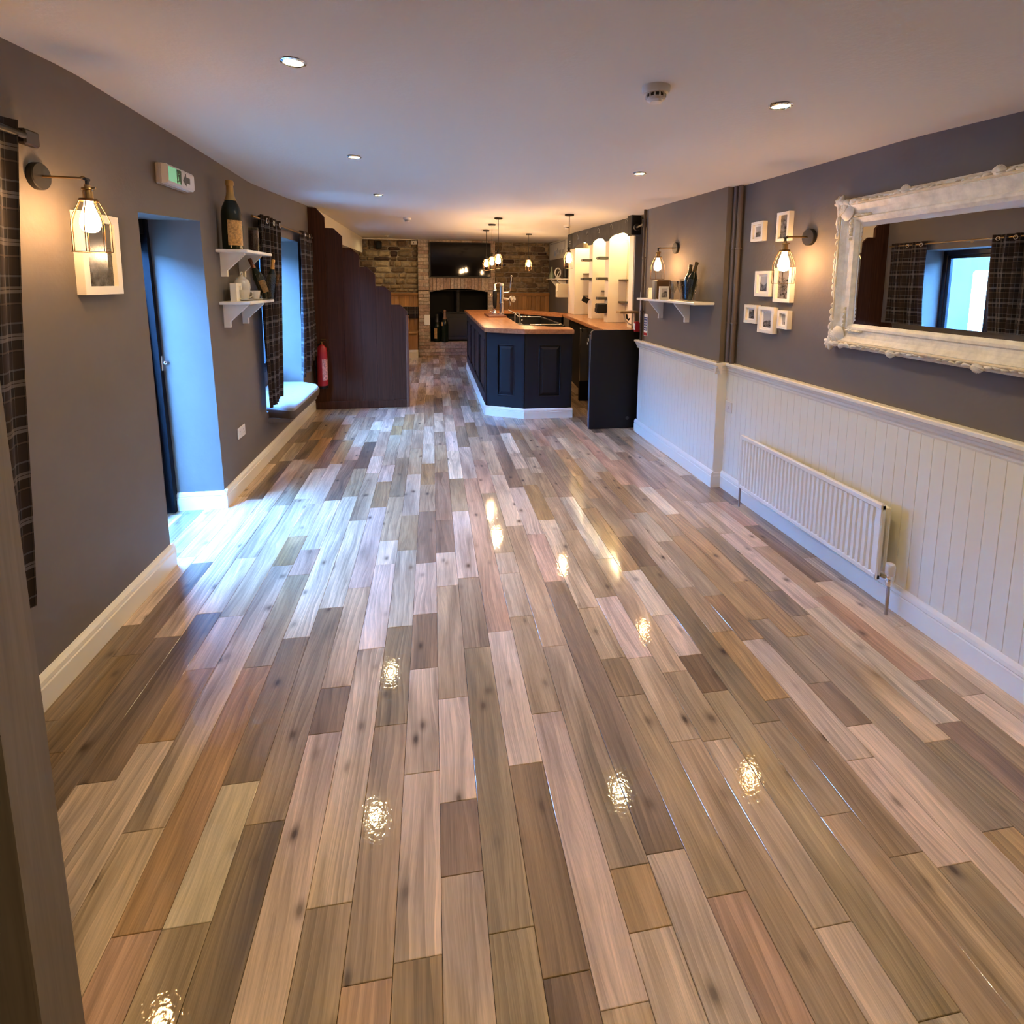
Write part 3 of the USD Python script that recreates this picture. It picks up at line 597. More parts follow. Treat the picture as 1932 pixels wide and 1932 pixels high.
# window seat
cs = thing('seat_cushion', 'thin grey seat cushion on the window sill between the tartan curtains', 'cushion')
pg = sg.Polygon([(-1.79, 4.76), (-1.44, 4.77), (-1.24, 4.68), (-1.215, 4.71), (-1.21, 5.68), (-1.27, 5.84), (-1.44, 5.97), (-1.79, 6.01)]).buffer(-.02).buffer(.02)
def puffed(poly, z0, z1, b):
    rings = []
    base = poly.buffer(0); N = 120
    for dz, ins in ((0, b * .6), (.25, b * .15), (.5, 0), (.75, b * .15), (.92, b * .6), (1.0, b * 1.6)):
        g = base.buffer(-ins) if ins else base; L = g.exterior; pts = [L.interpolate(i / N, normalized=True) for i in range(N)]
        rings.append(np.array([(p.x, p.y, z0 + dz * (z1 - z0)) for p in pts]))
    return rings
def loft(rings, cap=True):
    N = len(rings[0]); V = np.vstack(rings); F = []
    for i in range(len(rings) - 1):
        for j in range(N): j2 = (j + 1) % N; p, q = i * N, (i + 1) * N; F += [(p + j, p + j2, q + j2), (p + j, q + j2, q + j)]
    c0, c1 = len(V), len(V) + 1; V = np.vstack([V, rings[0].mean(0), rings[-1].mean(0) + (0, 0, .006)])
    for j in range(N): j2 = (j + 1) % N; F += [(c0, j2, j), (c1, (len(rings) - 1) * N + j, (len(rings) - 1) * N + j2)]
    return trimesh.Trimesh(V, F, process=False)
rg = puffed(pg, .372, .470, .02)
obj('cover', loft(rg[3:]), CUSH, cs, smooth=50)
obj('border', loft(rg[:4]), CUSHD, cs, smooth=50)
struct('trim', MB(prism([(-1.78, 4.75), (-1.45, 4.75), (-1.27, 4.72), (-1.24, 5.66), (-1.30, 5.80), (-1.45, 5.93), (-1.78, 6.0)], 'z', .335, .37)), WALL)

# double socket, exit sign
def plate(name, label, cat, x, s, y0, y1, z0, z1, sockets=0, switch=False):
    t = thing(name, label, cat)
    a, b = sorted((x, x + s * .009)); obj('face_plate', box(a, b, y0, y1, z0, z1, .003), PLASTIC, t)
    c, d = sorted((x + s * .008, x + s * .0125))
    if switch: obj('rocker', box(c, d, (y0 + y1) / 2 - .012, (y0 + y1) / 2 + .012, (z0 + z1) / 2 - .014, (z0 + z1) / 2 + .014, .002), PLASTIC, t)
    c, d = sorted((x + s * .0085, x + s * .0095))
    for i in range(sockets):
        q = y0 + (y1 - y0) * (i + .5) / sockets
        obj('pin_slot', MB(box(c, d, q - .003, q + .003, z0 + .05, z0 + .058), box(c, d, q - .014, q - .008, z0 + .03, z0 + .034), box(c, d, q + .008, q + .014, z0 + .03, z0 + .034)), pbr(f'slot_dark{i}', (.02, .02, .02), .6), t)
    return t
plate('wall_socket', 'white double wall socket low on the grey wall before the window seat', 'wall socket', XL, 1, 4.015, 4.16, .402, .488, sockets=2)
ex = thing('exit_sign', 'small pale green emergency exit light box high above the side doorway', 'exit sign')
obj('housing', box(XL, XL + .030, 3.085, 3.415, 2.112, 2.225, .008), GREYPL, ex)
obj('diffuser', MB(prism([(XL + .028, 2.116), (XL + .055, 2.118), (XL + .064, 2.130), (XL + .064, 2.208), (XL + .055, 2.220), (XL + .028, 2.222)], 'y', 3.095, 3.405)), pbr('sign_white', (.62, .60, .58), .4), ex)
xf = XL + .0645
obj('green_panel', box(xf, xf + .001, 3.098, 3.238, 2.131, 2.208), GREENS, ex)
obj('door_symbol', MB(box(xf + .0005, xf + .002, 3.188, 3.196, 2.133, 2.206), box(xf + .0005, xf + .002, 3.225, 3.240, 2.133, 2.206), box(xf + .0005, xf + .002, 3.188, 3.240, 2.198, 2.206)), GREEND, ex)
def runner(x, y, z, s):
    q = MB(prism([(y + s * .012 * math.cos(a) , z + s * (.062 + .010 * math.sin(a))) for a in np.linspace(0, 2 * math.pi, 13)[:-1]], 'x', x, x + .0012))
    for pts in ([(-.004, .05), (.010, .05), (.016, .025), (0, .022)], [(.0, .047), (-.022, .036), (-.019, .031), (.002, .040)], [(.008, .046), (.026, .040), (.030, .052), (.026, .054), (.022, .046)], [(.004, .026), (-.006, .010), (-.026, .008), (-.026, .003), (-.002, .004), (.011, .022)], [(.009, .026), (.022, .014), (.024, -.004), (.019, -.004), (.016, .011), (.004, .022)]):
        q.add(prism([(y + s * a, z + s * b) for a, b in pts], 'x', x, x + .0012))
    return q
obj('running_figure', runner(xf + .001, 3.210, 2.136, .95), GREEND, ex)
obj('arrow', MB(prism([(3.262, 2.16), (3.300, 2.205), (3.300, 2.185), (3.345, 2.185), (3.345, 2.152), (3.300, 2.152), (3.300, 2.133)], 'x', xf + .0005, xf + .0016)), pbr('sign_black', (.03, .035, .035), .5), ex)

# picture by the lamp
def picture(label, x, s, y0, y1, z0, z1, depth, border, mount, pm, group=None):
    """a box frame on the wall at x; s: which way it faces."""
    t = thing('picture_frame', label, 'picture', group=group); xo = x + s * depth; xi = x + s * depth * .55
    b = border; a_, b_ = sorted((x, xo))
    g = sg.box(y0, z0, y1, z1).difference(sg.box(y0 + b, z0 + b, y1 - b, z1 - b)); obj('frame', prism(g, 'x', a_, b_), WHITE, t)
    a_, b_ = sorted((xi - s * .004, xi)); g = sg.box(y0 + b * .8, z0 + b * .8, y1 - b * .8, z1 - b * .8).difference(sg.box(y0 + b + mount, z0 + b + mount, y1 - b - mount, z1 - b - mount))
    if mount: obj('mount', prism(g, 'x', a_, b_), PAPER, t)
    a_, b_ = sorted((xi - s * .006, xi - s * .003)); q = b + mount - .003
    obj('print', box(a_, b_, y0 + q, y1 - q, z0 + q, z1 - q), pm, t)
    return t
picture('tall white box-framed dark landscape print hanging behind the near caged wall lamp', XL, 1, 2.395, 2.66, 1.532, 1.880, .034, .036, 0, print_mat('print_dark_landscape', (.015, .018, .026), (.13, .14, .16), (.06, .07, .10), 26, 1.74))

# bracket shelves on the left wall
def bracket_shelf(label, x, s, y0, y1, z, depth, ybr, h=.165, cat='shelf', group=None, th=.022):
    t = thing('wall_shelf', label, cat, group=group); a, b = sorted((x, x + s * depth))
    obj('shelf_board', box(a, b, y0, y1, z - th, z, .004), WHITE, t)
    for yb in ybr:
        d = depth * .78; pts = [(x, z - th), (x + s * d, z - th), (x + s * d, z - th - .012), (x + s * .042, z - th - h * .74), (x + s * .042, z - th - h), (x, z - th - h)]
        obj('bracket', prism(pts[::-1] if s > 0 else pts, 'y', yb - .011, yb + .011), WHITE, t)
    return t
bracket_shelf('upper white bracket shelf carrying the giant champagne bottle', XL, 1, 3.815, 4.375, 1.808, .205, (3.90, 4.25), group='white bracket shelves')
bracket_shelf('lower white bracket shelf carrying teapot, cups and a glass bucket', XL, 1, 3.825, 4.375, 1.448, .205, (3.905, 4.265), group='white bracket shelves')
def bottle(name, label, loc, h, r, foil=GOLD, glass=GREENG, tip=None, lab=None, group=None, fl=.30):
    t = thing(name, label, 'bottle', loc, group=group)
    def tf(m):
        if tip is not None: m.apply_transform(trimesh.transformations.rotation_matrix(math.radians(tip[0]), (tip[1], tip[2], 0), (0, 0, 0)))
        return m
    body = [(0, 0), (r * .9, 0), (r, .02 * h), (r, .50 * h), (r * .97, .55 * h), (r * .85, .62 * h), (r * .58, .70 * h), (r * .40, .76 * h), (r * .33, .84 * h), (r * .31, .93 * h), (0, .93 * h)]
    obj('glass', tf(lathe(body, n=28)), glass, t, smooth=50)
    f = [(r * .44, (1 - fl) * h), (r * .42, .78 * h), (r * .36, .84 * h), (r * .35, .92 * h), (r * .42, .925 * h), (r * .42, .965 * h), (r * .38, .99 * h), (0, h)]
    if fl > .27: f[0] = (r * .60, .705 * h)
    obj('foil', tf(lathe(f, n=24)), foil, t, smooth=50)
    if lab:
        a0, a1, z0, z1 = lab; V = []
        for a in np.linspace(math.radians(a0), math.radians(a1), 14): V.append([(1.006 * r * math.cos(a), 1.006 * r * math.sin(a), z0 * h), (1.006 * r * math.cos(a), 1.006 * r * math.sin(a), z1 * h)])
        obj('label', tf(trimesh.Trimesh(*grid(np.array(V)), process=False)), LABELM, t, smooth=True)
    return t
bottle('champagne_bottle', 'giant dark champagne bottle with gold neck foil on the upper bracket shelf', (-1.375, 3.90, 1.808), .475, .064, lab=(-95, 25, .06, .42))
ct = thing('carton', 'narrow dark upright carton beside the giant champagne bottle', 'box')
obj('carton_body', box(-1.43, -1.365, 4.05, 4.10, 1.808, 1.995, .003), pbr('carton_dark', (.035, .037, .035), .5), ct)
obj('edge_band', MB(box(-1.3655, -1.362, 4.049, 4.052, 1.808, 1.995), box(-1.40, -1.396, 4.0488, 4.05, 1.808, 1.995)), pbr('carton_grey', (.16, .15, .14), .5), ct)
tk = thing('glass_tankard', 'glass tankard with dark contents and handle on the upper bracket shelf', 'tankard', (-1.335, 4.21, 1.808))
obj('glass', lathe([(0, 0), (.040, 0), (.040, .10), (.035, .185), (.033, .185), (.037, .10), (.037, .012), (0, .012)], n=24), CLEAR, tk, smooth=50)
obj('contents', lathe([(0, .014), (.036, .014), (.036, .05), (.035, .165), (0, .165)], n=20), pbr('dark_contents', (.06, .03, .028), .35, vary=.6, vs=45), tk, smooth=50)
obj('handle', tube([(.033, 0, .165), (.06, 0, .15), (.068, 0, .10), (.058, 0, .05), (.04, 0, .035)], .006, 8), CLEAR, tk, smooth=True)
# tea things on the lower shelf
def standing_frame(name, label, loc, w, d, h, rz, pm):
    t = thing(name, label, 'picture', loc, rz)
    g = sg.box(-w / 2, 0, w / 2, h).difference(sg.box(-w / 2 + .017, .02, w / 2 - .017, h - .02)); obj('frame', prism(g, 'x', -d / 2, d / 2), WHITE, t)
    obj('print', box(-d / 2 + .004, d / 2 - .008, -w / 2 + .015, w / 2 - .015, .018, h - .018), pm, t)
    return t
standing_frame('standing_frame', 'white block picture frame seen edge-on at the end of the lower bracket shelf', (-1.385, 3.94, 1.448), .105, .042, .128, 0, PAPER)
def cup(label, loc, r=.039, h=.072, rz=0):
    t = thing('tea_cup', label, 'cup', loc, rz, group='white tea cups')
    obj('bowl', lathe([(0, .0), (r * .62, 0), (r * .78, h * .18), (r * .95, h * .7), (r, h), (r * .93, h), (r * .86, h * .65), (r * .5, h * .12), (0, h * .1)], n=24), CERAMIC, t, smooth=50)
    obj('handle', tube([(r * .9, 0, h * .82), (r * 1.35, 0, h * .75), (r * 1.4, 0, h * .4), (r * .85, 0, h * .22)], .004, 8), CERAMIC, t, smooth=True)
    return t
def saucer(label, loc, r=.062):
    t = obj('saucer', MB(lathe([(0, .003), (r * .5, .003), (r * .55, 0), (r * .62, .002), (r, .011), (r, .013), (r * .6, .006), (0, .006)], loc, 28)), CERAMIC, None, True, label, 'saucer', 'white saucers')
saucer('white saucer under the nearer tea cup on the lower bracket shelf', (-1.352, 4.00, 1.448))
saucer('white saucer lying beside the glass bucket on the lower bracket shelf', (-1.315, 4.10, 1.448))
cup('nearer white tea cup standing in front of the teapot', (-1.350, 4.00, 1.455), rz=20)
cup('farther white tea cup between the teapot and the glass bucket', (-1.302, 4.08, 1.455), .036, .066, rz=90)
tp = thing('teapot', 'round white china teapot with a ring-topped lid behind the cups', 'teapot', (-1.395, 4.09, 1.448))
obj('pot', lathe([(0, 0), (.032, 0), (.034, .008), (.050, .05), (.058, .095), (.056, .125), (.044, .152), (.030, .162), (0, .162)], n=28), CERAMIC, tp, smooth=50)
obj('lid', MB(lathe([(.031, .161), (.026, .172), (.012, .178), (0, .179)], n=20), tube([(0, .016 * math.cos(a), .193 + .016 * math.sin(a)) for a in np.linspace(0, 2 * math.pi, 15)[:-1]], .005, 6, closed=True)), CERAMIC, tp, smooth=50)
obj('spout', tube([(-.01, .05, .07), (-.015, .08, .10), (-.018, .092, .14)], [.013, .009, .007], 8), CERAMIC, tp, smooth=True)
def glass_bucket(label, loc, r0=.052, r1=.088, h=.195):
    t = thing('glass_bucket', label, 'ice bucket', loc, group='clear glass ice buckets')
    obj('bowl', lathe([(0, 0), (r0, 0), (r0 * 1.05, .01), (r1, h), (r1 - .004, h), (r0 * .98, .014), (0, .012)], n=28), CLEAR, t, smooth=40)
    obj('lug', MB(ball((r1 - .004, 0, h * .72), .012, 1), ball((-r1 + .004, 0, h * .72), .012, 1)), CLEAR, t, smooth=True)
    return t
glass_bucket('flared clear glass bucket holding two bottles on the lower bracket shelf', (-1.255, 4.235, 1.448))
bottle('wine_bottle', 'dark bottle with copper neck tilting towards the teapot in the glass bucket', (-1.262, 4.230, 1.462), .325, .038, COPPER, tip=(-22, .1, 1), lab=(-90, 0, .12, .42), fl=.25)
bottle('wine_bottle', 'gold-necked bottle leaning back in the glass bucket before the tartan curtain', (-1.252, 4.255, 1.462), .30, .034, GOLD, tip=(9, .4, 1), fl=.25)

# ================================================================ RIGHT WALL
FR = [('small white picture frame, uppermost beside the pipes, showing a grey street', 3.232, 3.362, 1.884, 2.018, .020, .012, .5),
      ('tall white picture frame behind the arm of the middle wall lamp', 2.975, 3.092, 1.866, 2.050, .018, 0, .75),
      ('white picture frame in the middle row beside the pipes, hazy grey landscape', 3.130, 3.286, 1.508, 1.680, .022, .014, .5),
      ('largest white picture frame, under the middle wall lamp bulb, with dark figures', 2.925, 3.083, 1.477, 1.698, .022, 0, .72),
      ('small white picture frame lowest beside the pipes with a dark street view', 3.250, 3.388, 1.317, 1.446, .020, .012, .7),
      ('white picture frame in the bottom row between two smaller frames', 3.064, 3.228, 1.264, 1.440, .022, .016, .45),
      ('smallest white picture frame, lowest and nearest the mirror', 2.930, 3.026, 1.307, 1.425, .018, .008, .3)]
for i, (lb, a, b, c, d, bo, mo, hz) in enumerate(FR):
    picture(lb, XR, -1, a, b, c, d, .034, bo, mo, print_mat(f'print_{i}', (.012, .012, .014), (.24, .23, .22), (.45, .44, .42) if i not in (1, 3) else (.20, .19, .19), 26 + 5 * i, c + (d - c) * hz), group='white frames round the wall lamp')
# painted pipes in the corner and by the bar
PIPE = pbr('pipe_paint', (.12, .095, .085), .5)
PIPED = pbr('pipe_dark', (.05, .035, .03), .5)
def pipe(label, x, y, z0, r, mat_, clips=(1.30, 1.85)):
    z1 = float(ceil_z(x, y)) + .02; t = thing('pipe', label, 'pipe', group='painted vertical pipes')
    obj('tube', tube([(x, y, z0), (x, y, z1)], r, 14), mat_, t, smooth=40)
    for zc_ in clips: obj('clip', MB(lathe([(r + .001, -.008), (r + .004, -.006), (r + .004, .006), (r + .001, .008)], (x, y, zc_), 14), box(x, x + .035, y - .004, y + .004, zc_ - .006, zc_ + .006)), mat_, t)
pipe('painted heating pipe standing in the very corner behind the boxed-out wall', 2.222, 3.572, .99, .018, PIPE)
pipe('painted heating pipe standing just out of the corner, nearer the picture frames', 2.222, 3.515, .99, .018, PIPE)
pipe('dark vertical pipe at the bar end of the white shelf wall', 2.150, 5.055, .99, .013, PIPED)

# mirror
def mirror():
    y0, y1, z0, z1 = -1.672, 0.0, 1.252, 2.050; w = .132
    t = thing('mirror', 'large ornate distressed white wall mirror reflecting the window with the tartan curtains', 'mirror', (XR, 2.572, 0), -2.0)   # hangs a little out at its near end
    prof = [(0, 0), (0, .022), (.010, .034), (.018, .030), (.026, .040), (.040, .044), (.052, .036), (.066, .028), (.084, .022), (.098, .020), (.104, .026), (.116, .024), (.132, .010), (.132, 0)]   # (in from the edge, out from the wall)
    def ring(part):
        rings = []
        for u, d in part:
            rings.append(np.array([(- .002 - d, y0 + u, z0 + u), (- .002 - d, y1 - u, z0 + u), (- .002 - d, y1 - u, z1 - u), (- .002 - d, y0 + u, z1 - u)]))
        V = np.vstack(rings); F = []
        for i in range(len(rings) - 1):
            for j in range(4): j2 = (j + 1) % 4; p, q = 4 * i, 4 * (i + 1); F += [(p + j, p + j2, q + j2), (p + j, q + j2, q + j)]
        return trimesh.Trimesh(V, F, process=False)
    obj('frame', ring(prof), DISTRESS, t)
    obj('gilt_lip', MB(*[tube([(- .043, a, b), (- .043, c, d)], .0075, 8) for a, b, c, d in ((y0 + .030, z0 + .030, y1 - .030, z0 + .030), (y0 + .030, z1 - .030, y1 - .030, z1 - .030), (y1 - .030, z0 + .030, y1 - .030, z1 - .030), (y0 + .030, z0 + .030, y0 + .030, z1 - .030))]), LIP, t, smooth=40)
    gx = - .012; b = .028; Y = (y0 + w - .004, y1 - w + .004); Z = (z0 + w - .004, z1 - w + .004)
    obj('glass', box(gx, gx + .004, Y[0] + b, Y[1] - b, Z[0] + b, Z[1] - b), MIRROR, t)
    V = np.array([(gx + .003, Y[0], Z[0]), (gx + .003, Y[1], Z[0]), (gx + .003, Y[1], Z[1]), (gx + .003, Y[0], Z[1]), (gx, Y[0] + b, Z[0] + b), (gx, Y[1] - b, Z[0] + b), (gx, Y[1] - b, Z[1] - b), (gx, Y[0] + b, Z[1] - b)])
    obj('bevelled_edge', trimesh.Trimesh(V, [f for j in range(4) for f in ((j, (j + 1) % 4, 4 + (j + 1) % 4), (j, 4 + (j + 1) % 4, 4 + j))], process=False), MIRROR, t)
    rr = random.Random(3)
    def leaf(y, z, ang, L, wd, th=.012, x=- .040):
        m = trimesh.creation.icosphere(2, 1.0); v = m.vertices; taper = 1 - .45 * (v[:, 0] + 1) / 2
        m.vertices = np.column_stack([v[:, 2] * th, v[:, 0] * L, v[:, 1] * wd * taper + .25 * L * (v[:, 0] ** 2)])
        m.apply_transform(trimesh.transformations.rotation_matrix(ang, (1, 0, 0))); m.apply_translation((x, y, z)); return m
    def shell(y, z, r, ang):
        m = MB(lathe([(0, .016), (r * .4, .015), (r * .75, .010), (r, .002), (r * .96, -.004)], (- .036, y, z), 22, axis=(-1, 0, 0)))
        for i in range(9):
            a = ang + (i - 4) * .32; m.add(tube([(- .052, y, z), (- .050, y + r * .6 * math.cos(a), z + r * .6 * math.sin(a)), (- .040, y + r * 1.05 * math.cos(a), z + r * 1.05 * math.sin(a))], [.003, .006, .004], 6))
        return m
    for cy, sy in ((y1, -1), (y0, 1)):
        for cz, sz in ((z0, 1), (z1, -1)):
            m = shell(cy + sy * .062, cz + sz * .066, .050, math.atan2(-sz, -sy))
            for k in range(6):                                        # leaves along the outer edges, biggest at the corner
                d = .030 + k * .040; q = 1 - k * .11
                m.add(leaf(cy + sy * (.016 + .006 * (k % 2)), cz + sz * d, math.pi / 2 * sz + .45 * rr.uniform(-1, 1), .038 * q, .024 * q, .016))
                m.add(leaf(cy + sy * d, cz + sz * (.016 + .006 * (k % 2)), (0 if sy > 0 else math.pi) + .45 * rr.uniform(-1, 1), .038 * q, .024 * q, .016))
            for a in (-.9, -.3, .3, .9):                               # fan of leaves on the corner itself
                q = math.atan2(-sz, -sy) + a; m.add(leaf(cy + sy * .020 + .012 * math.cos(q), cz + sz * .020 + .012 * math.sin(q), q, .034, .020, .016))
            for k in range(5):                                        # beads of leaf running inwards
                m.add(leaf(cy + sy * .095, cz + sz * (.125 + k * .022), math.pi / 2 + rr.uniform(-.6, .6), .014 - k * .0012, .011 - k * .001, x=- .030))
                m.add(leaf(cy + sy * (.125 + k * .022), cz + sz * .095, rr.uniform(-.6, .6), .014 - k * .0012, .011 - k * .001, x=- .030))
            for k in range(10):
                a = rr.uniform(0, 6.28); m.add(tube([(- .04 - .008 * math.sin(q), cy + sy * .03 + (.028 - .003 * q) * math.cos(q + a), cz + sz * .03 + (.028 - .003 * q) * math.sin(q + a)) for q in np.linspace(0, 4.2, 10)], .0045, 5)) if k < 2 else None
            obj('corner_ornament', m, DISTRESS, t, smooth=60)
    for z, sgn in ((z0 + .018, 1), (z1 - .018, -1)):
        for yc in (y0 + .42, (y0 + y1) / 2, y1 - .42):
            m = shell(yc, z, .026, math.pi / 2 * -sgn)
            for k in range(5):
                for sd in (-1, 1): m.add(leaf(yc + sd * (.045 + .030 * k), z + .004 * sgn * (k % 2), (0 if sd < 0 else math.pi) + rr.uniform(-.4, .4), .020 - .002 * k, .011 - .001 * k))
            obj('edge_ornament', m, DISTRESS, t, smooth=60)
    for yy in (y0 + .014, y1 - .014):
        m = MB()
        for k in range(-3, 4): m.add(leaf(yy, (z0 + z1) / 2 + k * .036, math.pi / 2 + rr.uniform(-.3, .3), .028 - .002 * abs(k), .015 - .001 * abs(k)))
        obj('edge_ornament', m, DISTRESS, t, smooth=60)
mirror()

# radiator
def radiator():
    y0, y1, z0, z1, x = 2.052, 3.200, .160, .545, 2.125
    t = thing('radiator', 'long low cream panel radiator on the white boarded dado', 'radiator')
    pts = [(x + .006, y0), (x, y0 + .008)]; n = 34; p = (y1 - y0 - .03) / n; yy = y0 + .015
    for i in range(n): a = yy + i * p; pts += [(x, a), (x, a + p * .42), (x + .0085, a + p * .60), (x + .0085, a + p * .82), (x, a + p * .98)]
    pts += [(x, y1 - .008), (x + .006, y1), (x + .022, y1), (x + .022, y0)]
    obj('front_panel', prism(pts, 'z', z0 + .028, z1 - .030), RADW, t)
    obj('top_rim', MB(box(x - .002, x + .024, y0 - .002, y1 + .002, z1 - .032, z1, .006), box(x - .001, x + .024, y0 - .002, y1 + .002, z0, z0 + .030, .006), box(x - .001, x + .024, y0 - .002, y0 + .014, z0, z1, .005), box(x - .001, x + .024, y1 - .014, y1 + .002, z0, z1, .005)), RADW, t)
    obj('rear_panel', box(2.185, 2.205, y0 + .02, y1 - .02, z0 + .02, z1 - .03, .006), RADW, t)
    obj('bracket', MB(*[box(2.18, 2.24, q - .015, q + .015, z0 + .06, z1 - .06, .003) for q in (y0 + .2, y1 - .2)]), RADW, t)
    yv = y0 - .035
    obj('thermostat_valve', MB(lathe([(0, 0), (.017, 0), (.020, .006), (.021, .045), (.018, .056), (0, .058)], (2.165, yv, .205), 20)), PLASTIC, t, smooth=35)
    obj('valve_body', MB(lathe([(.012, -.05), (.014, -.03), (.011, -.02), (.015, -.012), (.015, .0), (0, 0)], (2.165, yv, .205), 16), cyl((2.165, yv, .178), (2.165, y0 + .01, .178), .012), cyl((2.165, yv, .15), (2.165, yv, .165), .014)), CHROME, t, smooth=35)
    obj('supply_pipe', tube([(2.165, yv, .16), (2.165, yv, .0)], .0075, 10), STEEL, t, smooth=40)
    obj('lockshield', MB(lathe([(0, .055), (.012, .05), (.014, .0), (.012, -.03), (0, -.032)], (2.165, y1 + .035, .19), 16), cyl((2.165, y1 + .035, .18), (2.165, y1 - .01, .18), .010)), CHROME, t, smooth=35)
    obj('supply_pipe', tube([(2.165, y1 + .035, .17), (2.165, y1 + .035, .0)], .0075, 10), STEEL, t, smooth=40)
radiator()
plate('light_switch', 'white wall switch on the boarded dado in the corner by the boxed wall', 'switch', XR - .012, -1, 3.497, 3.583, .612, .698, switch=True)

# shelf by the bar with its things
bracket_shelf('white bracket shelf under the wall lamp by the bar, holding bottles in a bucket', XB, -1, 3.70, 4.83, 1.447, .175, (4.10, 4.61), group='white bracket shelves')
lt = thing('letter_rack', 'small grey wire letter rack with papers at the bar end of the white shelf', 'letter rack', (2.085, 4.70, 1.447))
obj('rack', MB(*[tube([(-.035, q, 0), (-.035, q, .09), (.035, q, .09), (.035, q, 0)], .002, 5) for q in (-.02, .0, .02)]), STEEL, lt)
for i, (q, h) in enumerate(((-.012, .10), (.010, .085))): obj('paper', box(-.033, .033, q - .002, q + .002, .003, h), PAPER, lt)
bx = thing('lantern_box', 'dark brown round-cornered box with a grey side standing on the shelf by the bar', 'box', (2.065, 4.42, 1.447))
gq = sg.box(-.062, 0, .075, .172).buffer(-.02).buffer(.02)
obj('box_body', prism(gq, 'y', -.03, .03), pbr('box_brown', (.035, .019, .010), .35), bx)
obj('side_panel', box(-.082, -.058, -.028, .028, 0, .170, .004), pbr('box_grey', (.11, .12, .13), .4), bx)
sf = standing_frame('standing_frame', 'small white standing frame with a grey photograph on the shelf by the bar', (2.020, 4.28, 1.447), .088, .020, .118, -90, print_mat('print_small', (.03, .028, .028), (.4, .36, .34), (.62, .55, .52), 70, 1.52))
def wine_glass(label, loc):
    t = thing('wine_glass', label, 'glass', loc, group='clear glasses on the shelf by the bar')
    obj('glass', lathe([(0, 0), (.030, 0), (.030, .003), (.006, .008), (.004, .05), (.012, .065), (.030, .10), (.042, .165), (.040, .165), (.028, .10), (.008, .068), (0, .066)], n=24), CLEAR, t, smooth=40)
wine_glass('clear stemmed glass beside the small white standing frame', (2.055, 4.17, 1.447))
wine_glass('clear stemmed glass next to the bottles in the bucket', (2.075, 4.07, 1.447))
glass_bucket('clear glass bucket with two dark bottles on the shelf by the bar', (2.068, 3.93, 1.447), .045, .074, .18)
bottle('wine_bottle', 'dark shorter-necked bottle standing in the bucket on the shelf by the bar', (2.062, 3.955, 1.462), .285, .036, pbr('foil_dark', (.05, .035, .012), .4, .4), tip=(8, 1, .2), fl=.25)
bottle('champagne_bottle', 'taller dark bottle leaning out of the bucket towards the picture frames', (2.066, 3.945, 1.462), .315, .037, pbr('foil_bronze', (.10, .07, .03), .4, .5), tip=(17, 1, .25), fl=.25)
# safety notice, call point, conduit
nt = thing('safety_notice', 'narrow blue and white safety notice with a red foot on the wall by the bar', 'notice')
xn = XB - .002
obj('board', box(xn - .003, XB, 4.937, 5.022, 1.052, 1.275), PAPER, nt)
obj('blue_panel', box(xn - .004, xn - .003, 4.940, 5.019, 1.105, 1.245), BLUE, nt)
obj('red_panel', box(xn - .004, xn - .003, 4.940, 5.019, 1.057, 1.083), RED, nt)
mk = MB(box(xn - .004, xn - .003, 4.965, 4.99, 1.254, 1.268))
for i in range(5):
    z = 1.112 + i * .027
    if i % 2: mk.add(*[box(xn - .005, xn - .004, 4.950 + j * .018, 4.960 + j * .018, z, z + .017) for j in range(4)])
    else: mk.add(ball((xn - .004, 4.965, z + .009), .008, 1, (.1, 1, 1)), box(xn - .005, xn - .004, 4.98, 5.012, z + .005, z + .012))
obj('white_symbols', mk, pbr('notice_white', (.7, .72, .75), .6), nt)
cp = thing('fire_call_point', 'red fire alarm call point with a white face at the corner by the bar', 'call point')
obj('case', box(2.115, 2.170, 5.132, 5.172, 1.075, 1.185, .006), RED, cp)
obj('face', box(2.110, 2.116, 5.136, 5.168, 1.10, 1.165, .002), PAPER, cp)
obj('conduit', tube([(2.150, 5.100, 1.18), (2.150, 5.095, 1.43), (2.150, 5.09, 1.50)], .006, 8), PLASTIC, cp)

# ================================================================ STAIR PANEL
def stair_panel():
    t = thing('stair_panel', 'dark stained boarded stair side with a stepped, chamfered top edge', 'stair panel')
    y = 6.55; T = [(-1.47, 2.462), (-1.366, 2.462), (-1.268, 2.352), (-1.268, 2.226), (-1.172, 2.226), (-1.072, 2.130), (-1.072, 1.990), (-.970, 1.990), (-.875, 1.903), (-.875, 1.763), (-.786, 1.763), (-.691, 1.674), (-.691, 1.531), (-.584, 1.531), (-.505, 1.453), (-.505, 1.302), (-.396, 1.302), (-.312, 1.215), (-.312, 0), (-1.47, 0)]
    whole = sg.Polygon(T); xs = [-1.47, -1.268, -1.072, -.875, -.691, -.505, -.312]
    for a, b in zip(xs, xs[1:]):
        p = whole.intersection(sg.box(a + .0008, -1, b - .0008, 3))
        m = prism(p, 'y', y, y + .030); obj('plank', m, STAIR, t)
    obj('backing', prism(whole.buffer(-.004), 'y', y + .0285, y + .045), STAIR, t)
    obj('skirting', box(-1.46, -.335, y - .018, y + .002, 0, .095, .004), STAIR, t)
    obj('newel_strip', box(-.335, -.298, y - .022, y + .05, 0, 1.17, .006), STAIRL, t)
stair_panel()
fe = thing('fire_extinguisher', 'red fire extinguisher hung on the stair panel beside the tartan curtain', 'fire extinguisher', (-1.335, 6.46, .29))
obj('cylinder', lathe([(0, .0), (.055, .0), (.060, .012), (.062, .03), (.062, .44), (.055, .49), (.030, .525), (.018, .535), (0, .535)], n=28), RED, fe, smooth=45)
